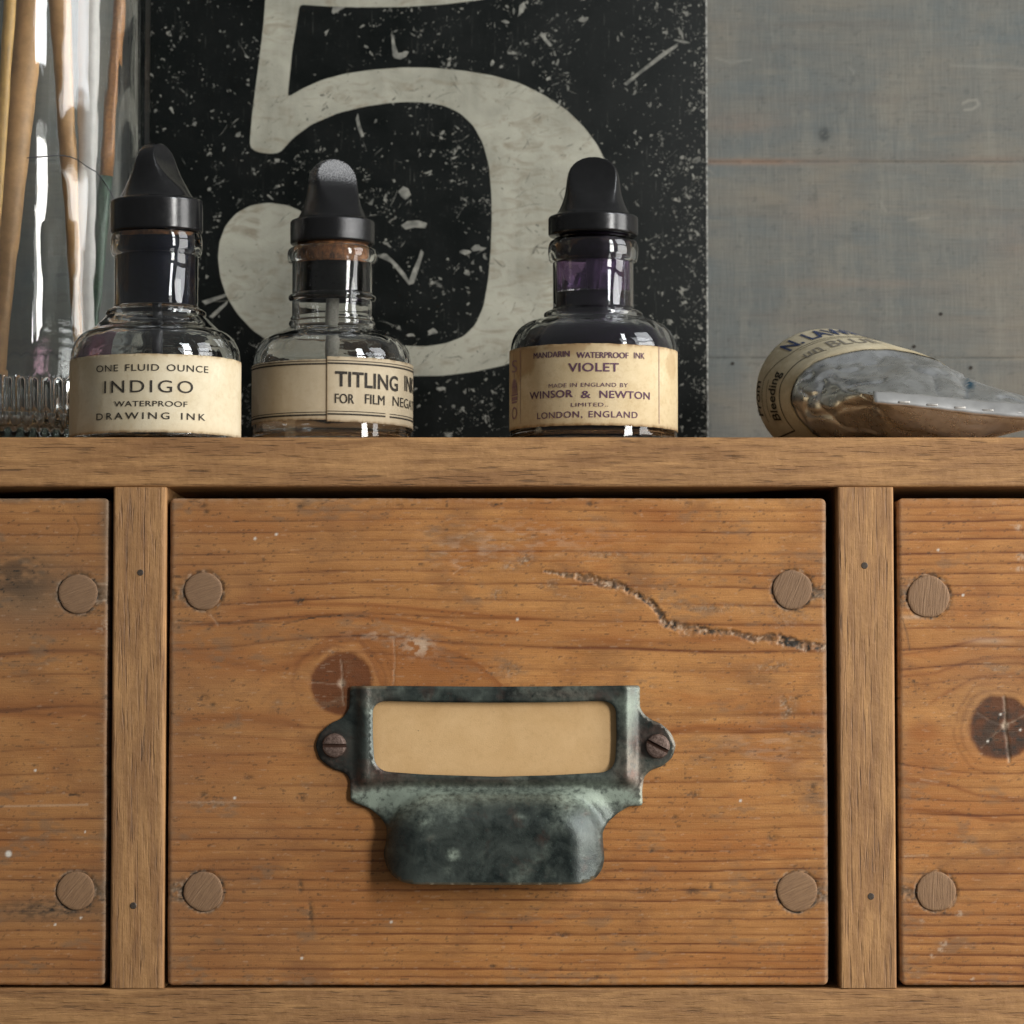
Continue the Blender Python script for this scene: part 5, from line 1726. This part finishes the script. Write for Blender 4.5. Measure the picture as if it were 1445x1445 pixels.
def brush(label, p0, p1, Y, w0, w1, mat, mat2=None, frac=.0):
    """p0: picture point near the foot, p1: picture point higher up, both on plane Y"""
    a = Vector(at(*p0, Y)); b = Vector(at(*p1, Y))
    d = (b - a).normalized()
    foot = a - d * ((a.z - 30) / d.z)
    root = empty('paintbrush', foot)
    tag(root, label, 'paintbrush', 'paintbrushes standing in the glass jar')
    q = Vector((0, 0, 1)).rotation_difference(d)
    root.rotation_mode = 'QUATERNION'; root.rotation_quaternion = q
    L = 1120
    prof = []
    for i in range(25):
        t = i / 24
        r = w0 / 2 + (w1 / 2 - w0 / 2) * min(1, t * L / ((b - foot).length)) if t * L < (b - foot).length else w1 / 2 * (1 - .35 * (t * L - (b - foot).length) / (L - (b - foot).length))
        prof.append((max(1, r * (min(1, .35 + t * 12))), t * L))
    if mat2:
        k = int(frac * 24)
        lathe('handle', prof[k:], M[mat], root, 20); lathe('painted_tip', prof[:k + 1], M[mat2], root, 20)
    else:
        lathe('handle', prof, M[mat], root, 20)
    rt = prof[-1][0]
    lathe('ferrule', [(rt + 1, L - 20), (rt + 3, L), (rt + 4, L + 90), (rt + 6, L + 100)], M['brass_ferrule'], root, 20)
    lathe('bristles', [(rt + 5, L + 98), (rt + 9, L + 150), (rt + 7, L + 210), (1, L + 250)], M['bristle'], root, 20)
    return root


brush('thick bare wood paintbrush handle, widest in the jar', (-14, 580), (44, 0), 330, 30, 46, 'bare_wood_handle')
brush('thin yellow wood paintbrush handle at the far left of the jar', (-22, 580), (14, 0), 275, 12, 18, 'yellow_wood_handle')
brush('tan tapering paintbrush handle between the thick bare one and the white one', (112, 500), (84, 0), 420, 10, 34, 'bare_wood_handle')
brush('white paintbrush handle added as the window reflection near the right side of the jar', (120, 580), (126, 0), 430, 22, 34, 'white_reflection_handle')  # added handle, its white stands in for the window reflected in the jar
brush('orange paintbrush handle with a green tip, beside the INDIGO bottle neck', (132, 470), (150, 250), 470, 12, 22, 'orange_handle', 'green_handle', .38)

# ------------------------------------------------------------------ paint tube
TB0, TB1 = 430.0, 70.0
tube = empty('paint_tube', (at(1240, 560, 250)[0], 250, 0))
tag(tube, 'squeezed metal paint tube with a cream paper label, lying on the shelf', 'paint tube')
tox = tube.location.x / K


def TP(s, phi, disp=True, off=0.0):
    """surface of the tube; s 0 = shoulder end, 1 = crimp; phi 0 = right, 90 = top"""
    Y = TB0 + (TB1 - TB0) * s
    scl = 1 + Y / D
    cxp = 1150 + (1378 - 1150) * s
    rxp = 90 + (140 - 90) * s + 12 * math.sin(math.pi * min(1, s * 1.4)) * (s < .71)
    yt = float(np.interp(s, [0, .37, .7, 1], [458, 486, 524, 572]))
    ztop = (617 - yt + 365) * scl - 365
    rz = max(4.0, ztop * (.5 - .5 * s ** 3))
    q = 1.0
    if s < .08:
        q = .86 + .14 * math.sin(s / .08 * math.pi / 2); rxp *= q; rz_ = rz * q
    else: rz_ = rz
    x = at(cxp, 600, Y)[0]
    c, sn = math.cos(phi), math.sin(phi)
    cz = ztop - rz
    tiltx = -0.10 * s ** 3
    if sn < 0:
        rz_ = (cz * (.9 + .1 * 1) if s > .08 else cz * q) if s < .72 else max(4.0, cz * math.sqrt(max(0, 1 - ((s - .72) / .28) ** 3)))
    ex = 1.0
    X = x + (rxp * scl) * c; Z = cz + rz_ * sn + tiltx * (rxp * scl) * c
    if disp:
        m = float(sstep(.36, .46, np.array(s)))
        u = s * 3.6; v = phi * 1.1
        n1 = float(fbm(np.array(u * .9 + .7 * c), np.array(v), 12, 3)) - .5
        n2 = abs(float(vnoise(np.array(u * 1.6 + v * .8), np.array(v * 1.7 - u), 15)) - .5)
        n3 = abs(float(vnoise(np.array(u * 3.0 - v), np.array(v * 2.3 + u * 2), 17)) - .5)
        n4 = float(vnoise(np.array(u * 2.2 + v * 1.3), np.array(v * 2.6 - u * 1.7), 23))
        dd = m * (34 * n1 - 12 * n2 + 3 - 1.2 * n3 - 9 * math.exp(-((n4 - .5) / .06) ** 2) * .5) * (1 - s ** 8 * .8) + (1 - m) * 2.5 * n1
        # a pushed-in dent beside the start of the crimp
        dent = math.exp(-(((s - .80) / .10) ** 2 + ((phi - 3.55) / .40) ** 2)) * 10
        X += (dd - dent) * c; Z += (dd - dent) * sn
    Z = max(Z, 1.0 + (0 if not disp else 0))
    if off:
        X += off * c; Z += off * sn
    return X - tox, Y - 250, Z


def tube_mesh(s0, s1, ns, nphi, name, mat, attrfn=None):
    V = []; A = []
    for i in range(ns):
        s = s0 + (s1 - s0) * i / (ns - 1)
        for j in range(nphi):
            ph = 2 * math.pi * j / nphi
            V.append(TP(s, ph)); 
            A.append(attrfn(s, ph, V[-1]) if attrfn else (0, 0, 0))
    return V, A, grid_faces(nphi, ns, True)


def blue(s, ph, v):
    px, py = proj(v[0] + tox, v[1] + 250, v[2])
    b = bump(px, py, 1369, 541, 6, 14) * (fbm(np.array(px / 3), np.array(py / 3), 2) > .42)
    return (float(b), 0, 0)


V, A, F = tube_mesh(.37, 1.0, 100, 150, 'foil_body', 'foil', blue)
mesh_np('foil_body', V, F, M['foil'], tube, True, {'blue': np.array(A)})
SB = 0.395


def paper_pt(s, ph, off):
    x, y, z = TP(s, ph, True, off)
    return (x, y, max(z, .5))


V = []; A = []
ns, nphi = 60, 150
for i in range(ns):
    s = SB * i / (ns - 1)
    for j in range(nphi):
        ph = 2 * math.pi * j / nphi
        s2 = s + (i == ns - 1) * .004 * math.sin(ph * 7)
        V.append(paper_pt(s2, ph, 1.6))
        e = (SB - s) * 360
        st = math.exp(-e / 8) * .6 + math.exp(-s * 360 / 10) * .7
        A.append((min(1, st + .35 * (fbm(np.array(s * 9), np.array(ph * 3), 4) > .58)), math.exp(-e / 1.5) * .5, 0))
mesh_np('paper_label', V, grid_faces(nphi, ns, True), M['tube_paper'], tube, True, {'age': np.array(A)})
tl = [o for o in tube.children if o.name.startswith('paper_label')][0]
# shoulder, neck and cap at the far end
for (nm, prof, mt) in (('shoulder', [(88, 0), (84, 6), (40, 26), (24, 30)], 'foil'), ('cap', [(30, 30), (32, 34), (32, 74), (28, 80), (.5, 80)], 'ebonite')):
    o = lathe(nm, prof, M[mt], tube, 40)
    x0_, y0_, z0_ = TP(0, 0, False); x1_, _, _ = TP(0, math.pi, False)
    o.location = ((x0_ + x1_) / 2 * K, (TB0 - 250 - 1) * K, 90 * K)
    o.rotation_euler = (-math.pi / 2, 0, 0)
    if nm == 'shoulder': o.scale = (.9, .9, 1)


# print on the tube label: u runs round the tube (clockwise from the left foot over the top), v towards the far end
def tube_fn(u, v, off):
    ph = math.pi + .9 - u / 92.0
    return paper_pt(v, ph, 1.6 + .6 + off)


def tprint(body, ph0, ph1, s_base, s_cap, mat, **kw):
    u0 = (math.pi + .9 - ph0) * 92.0; u1 = (math.pi + .9 - ph1) * 92.0
    return letters(body, u0, u1, s_base, s_cap, tube_fn, 'lettering', M[mat], tl, step=5, **kw)


R_ = math.radians
tprint('From', R_(199), R_(168), .115, .065, 'ink_black', bold=.012)
tprint('N. LAWRENCE', R_(134), R_(35), .185, .09, 'ink_blue', bold=.02)
tprint('Bleeding', R_(203), R_(156), .265, .20, 'ink_black', bold=.016)
tprint('PARIS', R_(66), R_(35), .33, .26, 'ink_blue', bold=.02)
tprint('un BLUE', R_(135), R_(78), .335, .255, 'pencil', shear=.25)


def tline(pts, w, mat):
    """print line through (s, phi degrees) points"""
    V = []; 
    D_ = []
    for (a, b) in zip(pts[:-1], pts[1:]):
        n = max(2, int(max(abs(a[0] - b[0]) * 90, abs(a[1] - b[1]) / 3)))
        for i in range(n): D_.append((a[0] + (b[0] - a[0]) * i / n, a[1] + (b[1] - a[1]) * i / n))
    D_.append(pts[-1])
    for i, (s, p) in enumerate(D_):
        q = D_[min(i + 1, len(D_) - 1)]; r = D_[max(i - 1, 0)]
        ds = (q[0] - r[0]) * 360; dp = R_(q[1] - r[1]) * 92
        L = math.hypot(ds, dp) or 1
        ns_, np_ = -dp / L, ds / L
        V.append(paper_pt(s + ns_ * w / 360, R_(p) + np_ * w / 92, 2.0)); V.append(paper_pt(s - ns_ * w / 360, R_(p) - np_ * w / 92, 2.0))
    F = [(2 * i, 2 * i + 2, 2 * i + 3, 2 * i + 1) for i in range(len(D_) - 1)]
    return mesh_np('ruled_line', V, F, M[mat], tl, False)


tline([(.05, 150), (.045, 120), (.045, 90), (.05, 40)], 1.0, 'ink_blue')
tline([(.015, 225), (.012, 190), (.012, 160), (.03, 140), (.05, 120)], .9, 'ink_black')
tline([(.130, 205), (.135, 165), (.205, 138), (.21, 100), (.21, 50)], .8, 'ink_black')
tline([(.225, 130), (.228, 100), (.228, 50)], .7, 'ink_black')
tline([(.175, 200), (.18, 165)], .7, 'ink_black')
tline([(.34, 120), (.31, 140), (.30, 165), (.30, 215), (.015, 225)], 1.2, 'ink_black')
# folded crimp along the flattened end
cr = empty('folded_crimp', (0, 0, 0)); cr.parent = tube
xa, ya, za = TP(1, math.pi, False); xb, yb, zb_ = TP(1, 0, False)
L = xb - xa; ang = math.atan2(zb_ - za, L)
n = 60
sec = [(-2, 13), (3, 14), (8, 11), (9, 4), (9, -6), (6, -9), (-8, -10), (-15, -9.5), (-17, -7), (-16, -3), (-13, 2), (-9, 7), (-5, 11)]
V = []; F = []
m = len(sec)
for i in range(n):
    t = i / (n - 1)
    x = xa - 6 + (L + 10) * t; z = za + (zb_ - za) * t + .8 * math.sin(t * 9)
    k = .80 + .32 * t + .02 * math.sin(t * 31)
    for (a, b) in sec: V.append((x, ya + a * k - 4, z + b * k * (1 + .04 * math.sin(t * 47 + a))))
for i in range(n - 1):
    for j in range(m):
        k = (j + 1) % m
        F.append((i * m + j, (i + 1) * m + j, (i + 1) * m + k, i * m + k))
F.append(tuple(range(m))); F.append(tuple((n - 1) * m + j for j in range(m - 1, -1, -1)))
mesh_np('crimp_fold', V, F, M['crimp_metal'], cr, True, {'blue': np.zeros((len(V), 3))})
for t in (.10, .24, .38, .52, .66, .8):
    x = xa + L * t; z = za + (zb_ - za) * t
    b = box_bm(x, x + 16, ya - 19.5, ya - 17, z - 5, z - 1.5, .9, 2)
    bm_obj('crimp_mark', b, M['dull_fold'], cr, True)
print('tris', sum(len(o.data.polygons) for o in bpy.data.objects if o.type == 'MESH') * 2)
